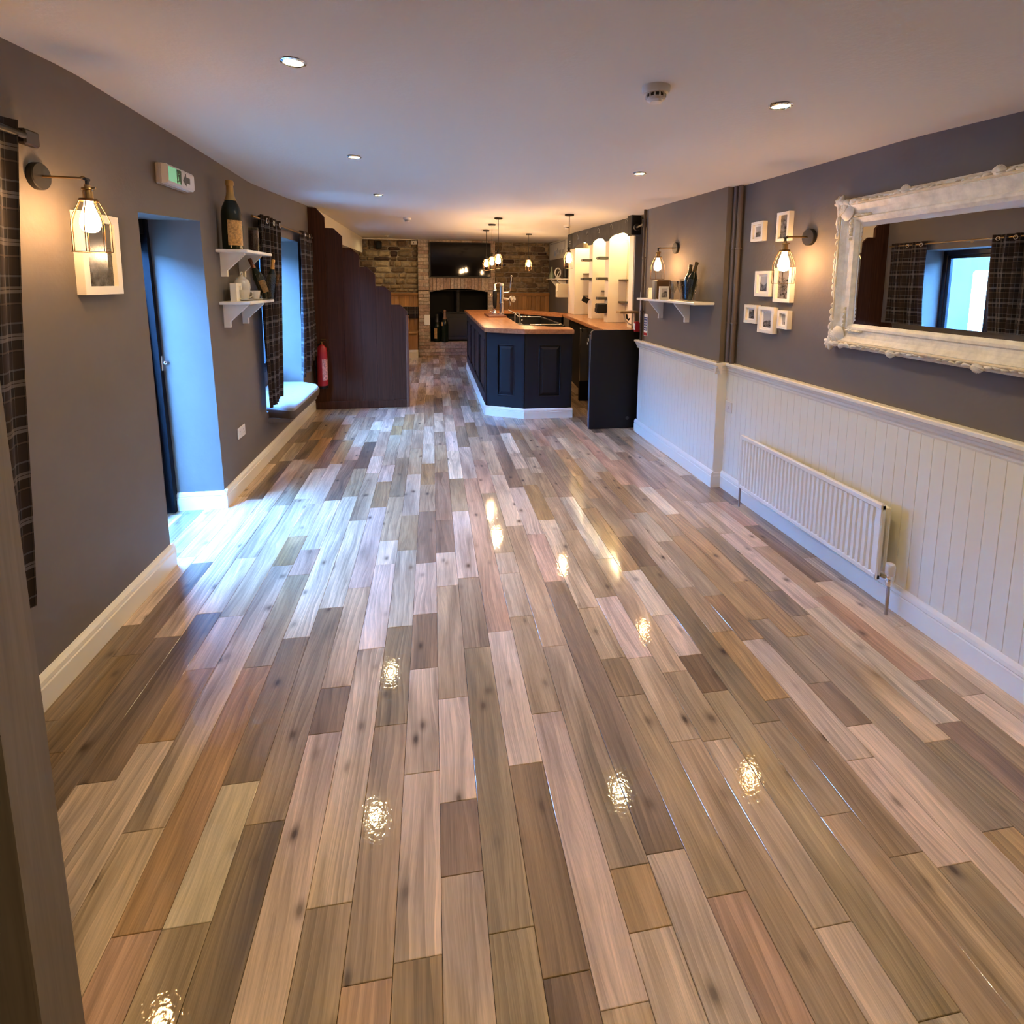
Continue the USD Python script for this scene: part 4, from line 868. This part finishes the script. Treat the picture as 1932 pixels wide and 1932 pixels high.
obj('valve', MB(cyl((0, 0, .53), (0, 0, .57), .014), box(-.012, .045, -.008, .008, .565, .580, .003), box(-.008, .055, -.008, .008, .590, .602, .003)), BRASS, fe)
obj('hose', tube([(.0, -.02, .555), (-.055, -.02, .52), (-.075, -.01, .40), (-.072, 0, .15), (-.068, 0, .06)], .009, 8), BLACK, fe, smooth=True)
obj('base_skirt', lathe([(.058, -.006), (.064, 0), (.064, .03), (.061, .032)], n=24), BLACK, fe)
V = []
for a in np.linspace(math.radians(-80), math.radians(10), 9): V.append([(.0626 * math.cos(a), .0626 * math.sin(a), .10), (.0626 * math.cos(a), .0626 * math.sin(a), .36)])
obj('label_strip', trimesh.Trimesh(*grid(np.array(V)), process=False), pbr('extinguisher_label', (.62, .30, .28), .5, vary=.7, vs=80), fe, smooth=True)
obj('wall_hook', box(-.02, .02, .055, .075, .40, .47, .004), BLACK, fe)

# ================================================================ THE BAR
def place(m, p0, p1):
    """local (u along p0->p1, n outwards to the right of travel, z) to the world."""
    p0 = np.array(p0, float); p1 = np.array(p1, float); d = (p1 - p0) / np.linalg.norm(p1 - p0); n = np.array([d[1], -d[0]])
    v = m.vertices; m = trimesh.Trimesh(np.column_stack([p0[0] + v[:, 0] * d[0] + v[:, 1] * n[0], p0[1] + v[:, 0] * d[1] + v[:, 1] * n[1], v[:, 2]]), m.faces.copy(), process=False)
    return m
def panelled(t, p0, p1, z0, z1, cells, mat_, proud=.020, bot=None):
    L = float(np.hypot(*(np.array(p1) - np.array(p0)))); fr = sg.box(0, z0, L, z1)
    for a, b, c, d in cells: fr = fr.difference(sg.box(a, c, b, d))
    for q in getattr(fr, 'geoms', [fr]):
        m = prism(q, 'y', 0, proud); obj('panel_frame', place(m, p0, p1), mat_, t)
    for a, b, c, d in cells:
        e = .045
        m = hull([(a + .006, .002, c + .006), (b - .006, .002, c + .006), (b - .006, .002, d - .006), (a + .006, .002, d - .006), (a + e, .016, c + e), (b - e, .016, c + e), (b - e, .016, d - e), (a + e, .016, d - e)])
        obj('raised_panel', place(m, p0, p1), mat_, t)
        mo = MB()
        for u0, w0, u1, w1 in ((a, c, b, c), (a, d, b, d), (a, c, a, d), (b, c, b, d)): mo.add(tube([(u0, proud - .003, w0), (u1, proud - .003, w1)], .007, 6))
        obj('panel_moulding', place(mo.mesh(), p0, p1), mat_, t)
bar = thing('bar_counter', 'dark navy panelled bar counter with white skirting in the middle of the room', 'bar counter')
A, B, Cc, D = (.645, 9.35), (.645, 6.02), (1.055, 5.805), (1.615, 5.790)
obj('carcass', prism([A, B, Cc, D, (1.615, 5.86), (1.10, 5.90), (.74, 6.10), (.74, 9.35)], 'z', .0, 1.005), NAVY, bar)
panelled(bar, A, B, .115, 1.005, [(.12 + i * .80, .12 + i * .80 + .66, .24, .90) for i in range(4)], NAVY, .024)
panelled(bar, B, Cc, .115, 1.005, [(.135, .335, .26, .86)], NAVY, .018)
panelled(bar, Cc, D, .115, 1.005, [(.17, .42, .26, .86)], NAVY, .018)
sk = skirt_prof(.118, .022); pl_ = MB()
for p0, p1 in ((A, B), (B, Cc), (Cc, D)):
    L = float(np.hypot(*(np.array(p1) - np.array(p0)))); pl_.add(place(prism([(a + .018, z) for a, z in sk], 'x', -.012, L + .012), p0, p1))
obj('skirting', pl_, WHITE, bar)
inn = MB()
for z in (.30, .62): inn.add(box(1.10, 1.63, 5.90, 6.12, z, z + .022, .003))
obj('inner_shelf', inn, PLASTIC, bar)
obj('end_post', box(1.585, 1.63, 5.83, 6.10, .0, 1.0, .004), NAVY, bar)
wt = thing('bar_worktop', 'reddish oiled wood bar top with a pointed front corner', 'bar top')
TOPP = [(.600, 9.30), (.600, 5.955), (1.030, 5.700), (1.600, 5.650), (1.625, 5.940), (1.075, 6.260), (1.115, 7.30), (1.115, 9.30)]
def slab(pts, z0, z1, b=.006):
    g = sg.Polygon(pts); i = g.buffer(-b, join_style=2)
    return MB(prism(g, 'z', z0 + b, z1 - b), prism(i, 'z', z0, z1))
obj('board', slab(TOPP, 1.006, 1.060), OAKTOP, wt)
obj('far_leg', slab([(.600, 9.302), (1.115, 9.302), (1.56, 9.302), (2.14, 8.31), (2.30, 8.62), (1.70, 9.75), (.600, 9.75)], 1.006, 1.060), OAKTOP, wt)
obj('far_front', prism([(.65, 9.36), (1.56, 9.36), (2.14, 8.37), (2.19, 8.42), (1.60, 9.42), (.65, 9.42)], 'z', 0, 1.005), BLACK, bar)
# back counter and end cabinet
bc = thing('back_counter', 'long wooden back counter under the lit arched shelves', 'counter')
obj('worktop', slab([(1.890, 5.30), (2.15, 8.30), (2.32, 8.62), (2.565, 8.62), (2.565, 5.30)], 1.015, 1.062), OAKTOP, bc)
obj('carcass', prism([(2.10, 6.62), (2.25, 8.28), (2.36, 8.56), (2.56, 8.56), (2.56, 6.62)], 'z', 0, 1.014), BLACK, bc)
obj('front_rail', prism([(1.925, 5.32), (2.05, 6.62), (2.09, 6.62), (1.965, 5.32)], 'z', .90, 1.014), BLACK, bc)
obj('under_panel', prism([(2.18, 5.32), (2.20, 6.55), (2.22, 6.55), (2.20, 5.32)], 'z', 0, 1.0), BLACK, bc)
fr_ = thing('bottle_cooler', 'narrow steel-edged bottle cooler in the gap behind the bar', 'cooler')
obj('cabinet', box(2.075, 2.30, 6.575, 6.615, .10, 1.01, .004), BLACK, fr_)
obj('steel_edge', box(1.945, 2.055, 6.560, 6.600, .27, .985, .004), STEEL, fr_)
obj('hinge', MB(box(1.95, 1.975, 6.545, 6.562, .955, .985, .003), cyl((1.962, 6.553, .94), (1.962, 6.553, .99), .006)), BLACK, fr_)
obj('foot', box(1.945, 2.30, 6.57, 6.62, 0, .27, .004), BLACK, fr_)
ep = thing('end_cabinet', 'tall matt black end panel with a rounded top corner closing the back counter', 'panel')
g = sg.box(1.672, .004, 2.245, 1.088).union(sg.box(1.8, .004, 2.245, 1.088)); g = g.difference(sg.box(1.672, 1.048, 1.712, 1.088)).union(sg.Point(1.712, 1.048).buffer(.04))
obj('panel', prism(g, 'y', 5.245, 5.283), BLACK, ep)
lip = [(1.670, .99)] + [(1.712 - .041 * math.cos(a), 1.048 + .041 * math.sin(a)) for a in np.linspace(0, math.pi / 2, 8)] + [(2.15, 1.089)]
obj('edge_lip', tube([(x, 5.246, z) for x, z in lip], .003, 6), pbr('lip_wood', (.30, .20, .12), .5), ep)
obj('edge_trim', MB(box(1.662, 1.6725, 5.246, 5.282, .95, 1.035, .002), box(1.664, 1.6725, 5.246, 5.282, .02, .95, .002)), pbr('edge_worn', (.075, .10, .13), .45), ep)
obj('latch', MB(box(1.640, 1.655, 5.262, 5.275, .965, 1.0, .003), box(1.632, 1.645, 5.262, 5.275, .93, .955, .003), cyl((1.655, 5.268, .98), (1.675, 5.268, .98), .004)), CHROME, ep)
obj('round_cap', lathe([(0, 0), (.020, 0), (.020, .002), (0, .003)], (2.105, 5.2455, .115), axis=(0, -1, 0), n=20), pbr('cap_grey', (.03, .03, .03), .5), ep)

# beer font on its tray
tr = thing('tap_tray', 'low wooden tray under the chrome beer taps', 'tray')
obj('board', box(.83, 1.105, 7.62, 8.30, 1.060, 1.088, .006), pbr('tray_wood', (.16, .055, .025), .35, vary=.2, vs=20), tr)
bt = thing('beer_font', 'tall polished chrome beer tap column with one black handle', 'beer tap', (1.075, 8.0, 1.088))
obj('column', lathe([(0, 0), (.052, 0), (.052, .012), (.034, .020), (.032, .16), (.040, .165), (.040, .185), (.036, .19), (.036, .44), (.040, .445), (.034, .475), (.010, .485), (0, .486)], n=28), CHROME, bt, smooth=40)
obj('lever', MB(tube([(.035, 0, .335), (.115, 0, .345), (.130, 0, .36)], [.013, .011, .012], 10), tube([(.130, -.005, .355), (.138, -.01, .42), (.155, -.02, .58)], [.010, .013, .009], 10), ball((.156, -.02, .592), .016, 2)), CHROME, bt, smooth=50)
obj('tap_badge', MB(tube([(.035, 0, .24), (.11, 0, .225)], [.022, .028], 12), lathe([(0, 0), (.052, 0), (.058, .012), (.052, .03), (0, .034)], (.165, -.01, .235), 24, axis=(.5, -.85, .1)), tube([(.13, 0, .24), (.17, 0, .25), (.20, 0, .24)], [.030, .038, .022], 12)), CHROME, bt, smooth=50)
obj('spout', tube([(.12, -.01, .21), (.135, -.02, .17), (.135, -.02, .135)], [.012, .010, .009], 10), CHROME, bt, smooth=50)
obj('pump_handle', lathe([(0, .08), (.016, .08), (.022, .10), (.030, .14), (.034, .22), (.034, .33), (.028, .37), (0, .372)], (-.105, 0, 0), 20), BLACK, bt, smooth=50)
obj('pump_fitting', MB(lathe([(0, 0), (.040, 0), (.042, .012), (.022, .03), (.020, .075), (.026, .085), (0, .086)], (-.105, 0, 0), 20), lathe([(0, .36), (.031, .36), (.034, .375), (.022, .40), (.020, .46), (.012, .475), (0, .476)], (-.105, 0, 0), 20), tube([(-.105, 0, .455), (-.07, 0, .478), (-.02, 0, .485)], .009, 8), tube([(-.105, 0, .025), (-.17, 0, .035)], .008, 8), ball((-.175, 0, .036), .013, 2), tube([(-.14, 0, .29), (-.165, 0, .295)], .010, 8), ball((-.17, 0, .297), .018, 2)), CHROME, bt, smooth=50)
# sink unit in the well of the bar
sn = thing('bar_sink', 'black and steel glass-washing sink with rounded chrome rim behind the bar top', 'sink')
SINKB = pbr('sink_black', (.010, .010, .010), .3)
obj('basin', MB(box(1.10, 1.66, 6.30, 7.70, .93, .955, .004), box(1.10, 1.125, 6.30, 7.70, .93, 1.04, .004), box(1.64, 1.665, 6.30, 7.70, .93, 1.05, .004), box(1.10, 1.665, 7.66, 7.70, .93, 1.06, .004), box(1.10, 1.665, 6.30, 6.33, .93, 1.035, .004)), SINKB, sn)
obj('rim', MB(tube([(1.22, 6.36, 1.055), (1.60, 6.36, 1.055), (1.635, 6.40, 1.055), (1.640, 7.55, 1.065), (1.60, 7.62, 1.065), (1.40, 7.64, 1.065)], .010, 8), tube([(1.40, 7.64, 1.068), (1.28, 7.66, 1.075), (1.22, 7.66, 1.13), (1.13, 7.68, 1.17)], .009, 8)), CHROME, sn, smooth=60)
obj('mixer', MB(tube([(1.30, 7.55, .96), (1.30, 7.55, 1.02), (1.30, 7.40, 1.04)], .010, 8)), CHROME, sn, smooth=60)
rk = thing('drying_rack', 'small wire drying rack beside the chrome beer taps', 'rack')
obj('wires', MB(*[tube([(1.125 + .010 * i, 7.0 + .05 * i, 1.00), (1.125 + .010 * i, 7.0 + .05 * i, 1.14), (1.155 + .010 * i, 7.05 + .05 * i, 1.165), (1.195 + .010 * i, 7.0 + .05 * i, 1.14), (1.195 + .010 * i, 7.0 + .05 * i, 1.00)], .004, 5) for i in range(6)]), STEEL, rk, smooth=40)
obj('base', box(1.115, 1.27, 6.95, 7.35, .955, 1.00, .004), SINKB, rk)

# ---------------------------------------------------------------- lit back-bar
bb = thing('back_bar', 'cream arched back-bar shelving lit from inside under a grey chalkboard pelmet', 'back bar')
XF, XK = 2.30, 2.565; ZB = 1.063
PIL = [(5.70, 5.835), (6.535, 6.68), (7.235, 7.395), (8.17, 8.55)]
obj('back_panel', box(XK - .012, XK, 5.70, 8.55, ZB, 2.30), CREAM, bb)
PILM = pbr('pilaster_cream', (.72, .63, .50), .5)
for a, b in PIL: obj('pilaster', box(XF, XK - .012, a, b, ZB, 2.14, .003), PILM if a < 8 else PILM, bb)
obj('gable', box(XF + .005, XK, 5.672, 5.70, ZB, 2.36, .003), pbr('gable_grey', (.20, .19, .175), .6), bb)
# pelmet with three arches
pel = sg.box(5.672, 2.135, 8.56, 2.385)
for (a0, a1), (b0, b1) in zip(PIL, PIL[1:]):
    c = (a1 + b0) / 2; w = (b0 - a1) / 2
    pel = pel.difference(sg.Polygon([(c - w - .004, 2.10), (c - w - .004, 2.138)] + [(c + w * math.cos(q), 2.140 + .055 * math.sin(q)) for q in np.linspace(math.pi, 0, 22)] + [(c + w + .004, 2.138), (c + w + .004, 2.10)]))
obj('pelmet', prism(pel, 'x', XF - .022, XF), CHALK, bb)
obj('pelmet_return', box(XF - .028, XF - .020, 8.27, 8.56, 2.15, 2.385, .003), pbr('chalk_black', (.022, .022, .022), .8), bb)
ck = MB(box(XF - .030, XF - .028, 8.36, 8.44, 2.26, 2.272), box(XF - .030, XF - .028, 8.36, 8.44, 2.225, 2.237))
rr = random.Random(12)
for k in range(5):
    yc = 7.95 - k * .52; pts = [(XF - .0235, yc + .05 * math.cos(q) + .02 * q / 3, 2.30 + .035 * math.sin(q * 1.3)) for q in np.linspace(0, 3 + rr.random() * 2, 9)]; ck.add(tube(pts, .0035, 4))
obj('chalk_marks', ck, CHALKL, bb)
for (a0, a1), (b0, b1), zs in zip(PIL, PIL[1:], ((1.62, 1.33), (1.46,), (1.72, 1.36))):
    for z in zs: obj('bay_shelf', box(2.44, XK - .012, a1, b0, z, z + .016, .002), DARKSHELF, bb)
    obj('lamp_tube', tube([(2.44, a1 + .05, 2.235), (2.44, b0 - .05, 2.235)], .013, 10), TUBEM, bb)
for (a, b) in (PIL[1], PIL[2]):
    for z in (1.895, 1.625): obj('bottle_stub', MB(box(XF - .125, XF, a + .02, b - .01, z, z + .036, .004), box(XF - .135, XF - .06, a + .03, b - .02, z + .004, z + .028, .003)), DARKSHELF, bb)
obj('bottle_stub', box(XF - .125, XF, 6.56, 6.67, 1.365, 1.40, .004), DARKSHELF, bb)
ds = thing('wall_dispenser', 'small black box dispenser fixed low on a pilaster of the lit back-bar', 'dispenser')
obj('case', box(XF - .135, XF, 6.545, 6.66, 1.185, 1.315, .012), BLACK, ds)
obj('front_flap', box(XF - .142, XF - .134, 6.555, 6.65, 1.20, 1.25, .003), SINKB, ds)
tb = thing('tilted_reader', 'small dark tilted screen on an arm at the middle of the lit back-bar', 'card reader')
obj('screen', tilt(box(XF - .13, XF - .03, 7.29, 7.305, 1.30, 1.375, .004), (XF - .08, 7.30, 1.33), (0, 1, 0), 28), BLACK, tb)
obj('arm', tube([(XF, 7.33, 1.34), (XF - .05, 7.31, 1.335), (XF - .08, 7.305, 1.335)], .008, 8), BLACK, tb)
os_ = thing('corner_shelf', 'small wooden shelf on a curved bracket at the near end of the lit back-bar', 'shelf')
obj('shelf_board', box(2.105, 2.32, 5.545, 5.69, 1.245, 1.272, .004), OAKSHELF, os_)
obj('bracket', MB(tube([(2.31, 5.64, 1.10), (2.24, 5.63, 1.12), (2.19, 5.62, 1.17), (2.17, 5.62, 1.245)], .009, 8), box(2.30, 2.318, 5.62, 5.66, 1.09, 1.25, .003)), WHITE, os_)
obj('hook', tube([(2.20, 5.60, 1.235), (2.20, 5.59, 1.19), (2.22, 5.59, 1.17), (2.235, 5.59, 1.185)], .010, 8), BLACK, os_)
sp = thing('loudspeaker', 'black loudspeaker hung at the near end of the chalkboard pelmet', 'loudspeaker')
obj('cabinet', box(2.20, 2.315, 5.535, 5.665, 2.125, 2.345, .008), BLACK, sp)
obj('bracket', MB(tube([(2.235, 5.52, 2.20), (2.235, 5.44, 2.20), (2.16, 5.10, 2.195)], .012, 8), lathe([(0, -.02), (.035, -.018), (.04, 0), (.035, .018), (0, .02)], (2.245, 5.49, 2.20), 20, axis=(0, 1, 0)), cyl((2.15, 5.07, 2.16), (2.15, 5.07, 2.24), .020)), IRON, sp, smooth=40)

# cream box at the far end, ornament shelf, lettered panel
cb = thing('wall_box', 'plain cream box with a dark side at the far end of the lit back-bar', 'box')
obj('box_body', box(2.115, 2.345, 8.555, 8.70, 1.33, 1.565, .008), pbr('box_cream', (.50, .44, .33), .6), cb)
obj('dark_side', box(2.318, 2.349, 8.548, 8.70, 1.33, 1.562, .003), pbr('box_dark_edge', (.09, .05, .03), .6), cb)
obj('knob', ball((2.108, 8.57, 1.44), .013, 2), PLASTIC, cb, smooth=True)
osf = thing('wall_shelf', 'far white bracket shelf beside the stone wall with pale ornaments', 'shelf', group='white bracket shelves')
obj('shelf_board', box(2.36, 2.57, 9.55, 10.55, 1.635, 1.66, .004), WHITE, osf)
for q in (9.75, 10.3): obj('bracket', prism([(2.57, 1.635), (2.57, 1.46), (2.545, 1.46), (2.40, 1.62), (2.40, 1.635)][::-1], 'y', q - .012, q + .012), WHITE, osf)
rg_ = thing('ring_ornament', 'pale ring-shaped ornament on the far white shelf by the stone wall', 'ornament', (2.44, 9.88, 1.66))
obj('ring', tube([(.055 * math.cos(a), .0, .115 + .085 * math.sin(a)) for a in np.linspace(0, 2 * math.pi, 25)[:-1]], .014, 8, closed=True), CERAMIC, rg_, smooth=True)
obj('stand', MB(box(-.05, .05, -.03, .03, 0, .022, .004), tube([(-.02, 0, .02), (.0, 0, .09), (.03, 0, .14)], .010, 6)), CERAMIC, rg_)
vs_ = thing('small_vase', 'pale green pointed vase beside the ring ornament on the far shelf', 'vase', (2.405, 10.25, 1.66))
obj('body', lathe([(0, 0), (.045, 0), (.055, .05), (.04, .10), (.018, .16), (.014, .22), (.02, .235), (0, .235)], n=20), pbr('vase_green', (.22, .28, .20), .4), vs_, smooth=50)
obj('foot', lathe([(0, 0), (.05, 0), (.05, .012), (0, .013)], n=20), pbr('vase_foot', (.40, .44, .36), .4), vs_)
fb = thing('standing_frame', 'black picture frame leaning behind the ring ornament on the far shelf', 'picture')
obj('frame', prism(sg.box(9.62, 1.66, 9.86, 1.90).difference(sg.box(9.65, 1.69, 9.83, 1.87)), 'x', 2.545, 2.562), BLACK, fb)
obj('print', box(2.552, 2.560, 9.645, 9.835, 1.685, 1.875), pbr('print_grey', (.08, .08, .085), .2), fb)
ls = thing('lettered_panel', 'pale wall panel with faint grey script high up beside the stone wall', 'sign')
obj('panel', box(2.552, 2.57, 9.60, 11.12, 2.065, 2.43, .003), pbr('panel_pale', (.52, .52, .46), .7), ls)
scr = MB()
for k in range(4):
    yc = 10.66 - k * .21; scr.add(tube([(2.5515, yc - .15 * (q / 9), 2.18 + .055 * math.sin(2.1 * q + k) + .05 * (k == 1) * math.sin(q / 3)) for q in np.linspace(0, 9, 28)], .005, 4))
obj('script', scr, pbr('script_grey', (.20, .21, .22), .8), ls)
obj('border', MB(box(2.549, 2.553, 9.78, 9.81, 2.08, 2.40), box(2.549, 2.553, 9.78, 11.05, 2.385, 2.40)), pbr('border_grey', (.28, .28, .27), .7), ls)

# ================================================================ FAR END: CHIMNEY BREAST
ch = thing('chimney_breast', 'brick chimney breast with an arched fireplace opening and raised brick hearth', 'chimney breast')
YC = 11.05; CX0, CX1 = -.29, 1.345; OX0, OX1 = -.045, 1.185; OZ0 = .292
def arch_z(x): return 1.365 + .07 * (1 - ((x - (OX0 + OX1) / 2) / ((OX1 - OX0) / 2)) ** 2)
core = sg.box(CX0 + .01, 0, CX1 - .01, 2.47)
opening = sg.Polygon([(OX0, OZ0)] + [(OX0, arch_z(OX0))] + [(x, arch_z(x)) for x in np.linspace(OX0, OX1, 24)] + [(OX1, OZ0)])
gc = core.difference(opening)
obj('masonry', prism(gc, 'y', YC + .012, 11.24), MORTAR, ch)
def brick_mesh(x0, x1, z0, z1, y, rr, back=.05):
    g = .004; b = .004; dy = rr.uniform(-.004, .003); x0 += g; x1 -= g; z0 += g; z1 -= g
    return hull([(x0, y + back, z0), (x1, y + back, z0), (x1, y + back, z1), (x0, y + back, z1), (x0, y + dy + b, z0), (x1, y + dy + b, z0), (x1, y + dy + b, z1), (x0, y + dy + b, z1),
                 (x0 + b, y + dy, z0 + b), (x1 - b, y + dy, z0 + b), (x1 - b, y + dy, z1 - b), (x0 + b, y + dy, z1 - b)])
rb = random.Random(77)
def courses(x0, x1, z0, z1, skip=None, full=.225):
    n = max(1, round((z1 - z0) / .0745)); h = (z1 - z0) / n
    for i in range(n):
        z = z0 + i * h; x = x0 - (full / 2 if i % 2 else 0)
        while x < x1 - .005:
            a, b = max(x, x0), min(x + full, x1)
            if b - a > .02 and not (skip and skip(a, b, z, z + h)): obj('brick', brick_mesh(a, b, z, z + h, YC, rb), rb.choice(BRICKS), ch)
            x += full
courses(CX0, CX1, .0, OZ0)                                         # hearth front
courses(CX0, OX0, OZ0, 1.392); courses(OX1, CX1, OZ0, 1.392)        # piers up to the springing
nA = 17; xa = np.linspace(OX0 - .012, OX1 + .012, nA + 1)           # soldier course of the arch
for a, b in zip(xa, xa[1:]):
    zm = arch_z(min(max((a + b) / 2, OX0), OX1)); obj('brick', brick_mesh(a, b, zm, 1.668, YC - .004, rb), rb.choice(BRICKS), ch)
courses(CX0, OX0 - .012, 1.400, 2.463); courses(OX1 + .012, CX1, 1.400, 2.463)
courses(OX0 - .012, OX1 + .012, 2.39, 2.455)
obj('arch_bar', box(CX0 - .004, CX1 + .004, YC - .012, YC + .06, 1.392, 1.402, .002), IRON, ch)
obj('fire_recess', MB(box(OX0 - .02, OX0, 11.10, 11.62, OZ0 - .03, 1.6), box(OX1, OX1 + .02, 11.10, 11.62, OZ0 - .03, 1.6), box(OX0 - .02, OX1 + .02, 11.60, 11.62, OZ0 - .03, 1.6), box(OX0 - .02, OX1 + .02, 11.10, 11.62, OZ0 - .035, OZ0 - .004), box(OX0 - .02, OX1 + .02, 11.13, 11.62, 1.45, 1.6)), SOOT, ch)
struct('trim', box(CX0 - .02, .62, YC - .03, YC + .05, 2.462, 2.478, .004), WHITE)
sv = thing('wood_stove', 'black iron stove with its flue pipe inside the brick fireplace', 'stove')
obj('firebox', box(.24, .98, 11.20, 11.52, OZ0 + .03, .905, .012), STOVE, sv)
obj('top_plate', box(.21, 1.01, 11.17, 11.55, .90, .925, .006), STOVE, sv)
obj('flue', tube([(.56, 11.36, .92), (.56, 11.36, 1.52)], .055, 18), STOVE, sv, smooth=40)
obj('door', MB(box(.34, .88, 11.185, 11.202, .40, .82, .006)), STOVE, sv)
obj('foot', MB(*[box(q, q + .06, 11.22, 11.28, OZ0 - .004, OZ0 + .032, .004) for q in (.28, .88)]), STOVE, sv)
tv = thing('television', 'large black wall television above the brick fireplace arch', 'television')
obj('screen', tilt(box(-.030, 1.235, 10.965, 10.985, 1.690, 2.395, .004), (0, 10.98, 1.69), (1, 0, 0), 0.0), TVM, tv)
obj('bezel', tilt(prism(sg.box(-.036, 1.680, 1.240, 2.402).difference(sg.box(-.018, 1.703, 1.222, 2.386)), 'y', 10.961, 10.99), (0, 10.98, 1.69), (1, 0, 0), 0.0), BLACK, tv)
obj('wall_mount', box(.4, .8, 10.985, 11.06, 1.9, 2.1, .004), BLACK, tv)
bottle('champagne_bottle', 'giant dark bottle, paler-lit and nearest the brick pier, on the hearth', (.100, 11.15, OZ0 + .002), .60, .078, pbr('foil_black', (.02, .02, .02), .4), group='giant bottles on the hearth', lab=(-150, -95, .12, .50))
bottle('champagne_bottle', 'giant bottle with brown neck foil standing beside the stove on the hearth', (.262, 11.085, OZ0 + .002), .70, .075, pbr('foil_brown', (.22, .12, .07), .45), group='giant bottles on the hearth', lab=(-165, -120, .5, .62))
cd = thing('white_card', 'added white slab standing in for a patch of sunlight on the edge of the brick pier by the fireplace', 'card')
obj('card', box(-.172, -.046, 11.036, 11.044, .665, .885, .002), PAPER, cd)  # added white slab standing in for a patch of sunlight on the pier
# settle beside the chimney
st = thing('settle', 'varnished pine corner settle in the alcove beside the brick chimney', 'bench')
obj('seat_board', box(-1.45, -.300, 10.72, 11.15, .505, .545, .01), PINEH, st)
obj('front_panel', box(-1.45, -.305, 10.80, 10.83, .17, .505), PINE, st)
obj('kickboard', run_y(skirt_prof(.165), 10.80, -1, -1.45, -.300), WHITE, st)
sc_ = thing('back_cushion', 'dark tartan back cushion on the pine settle in the alcove', 'cushion')
Vv, Ff = grid(np.array([[(x, 11.06 - .03 * math.sin(math.pi * (z - .81) / .24), z) for z in np.linspace(.81, 1.05, 7)] for x in np.linspace(-1.35, -.295, 25)]))
uvv = np.column_stack([Vv[:, 0], Vv[:, 2]]); k = len(Vv); V2 = Vv.copy(); V2[:, 1] = 11.14
idx = np.arange(k).reshape(25, 7); ring = list(idx[:, 0]) + list(idx[-1, 1:]) + list(idx[-2::-1, -1]) + list(idx[0, -2:0:-1]); b_ = []
for i, j in zip(ring, ring[1:] + ring[:1]): b_ += [(i, j, j + k), (i, j + k, i + k)]
obj('cover', trimesh.Trimesh(np.vstack([Vv, V2]), np.vstack([Ff, Ff[:, ::-1] + k, b_]), process=False), PLAID, sc_, uv=np.vstack([uvv, uvv]))
obj('rail', box(-1.4, -.298, 11.10, 11.165, 1.05, 1.07, .004), PINEH, sc_)
lp = thing('loudspeaker', 'small black loudspeaker high on the stone wall above the stairs', 'loudspeaker')
obj('cabinet', box(-1.14, -1.022, 11.04, 11.15, 2.255, 2.415, .02), BLACK, lp)
obj('bracket', box(-1.10, -1.06, 11.14, 11.22, 2.33, 2.36), BLACK, lp)
em = thing('emergency_light', 'small white emergency light box at the top of the stone wall beside the chimney', 'emergency light')
obj('case', box(-.432, -.300, 11.09, 11.17, 2.355, 2.435, .006), PLASTIC, em)
obj('mark', prism([(-.39, 2.41), (-.375, 2.41), (-.36, 2.385), (-.372, 2.378)], 'y', 11.088, 11.091), pbr('mark_dark', (.03, .03, .03), .6), em)
obj('fixing', box(-.41, -.33, 11.12, 11.17, 2.432, 2.456), BLACK, em)
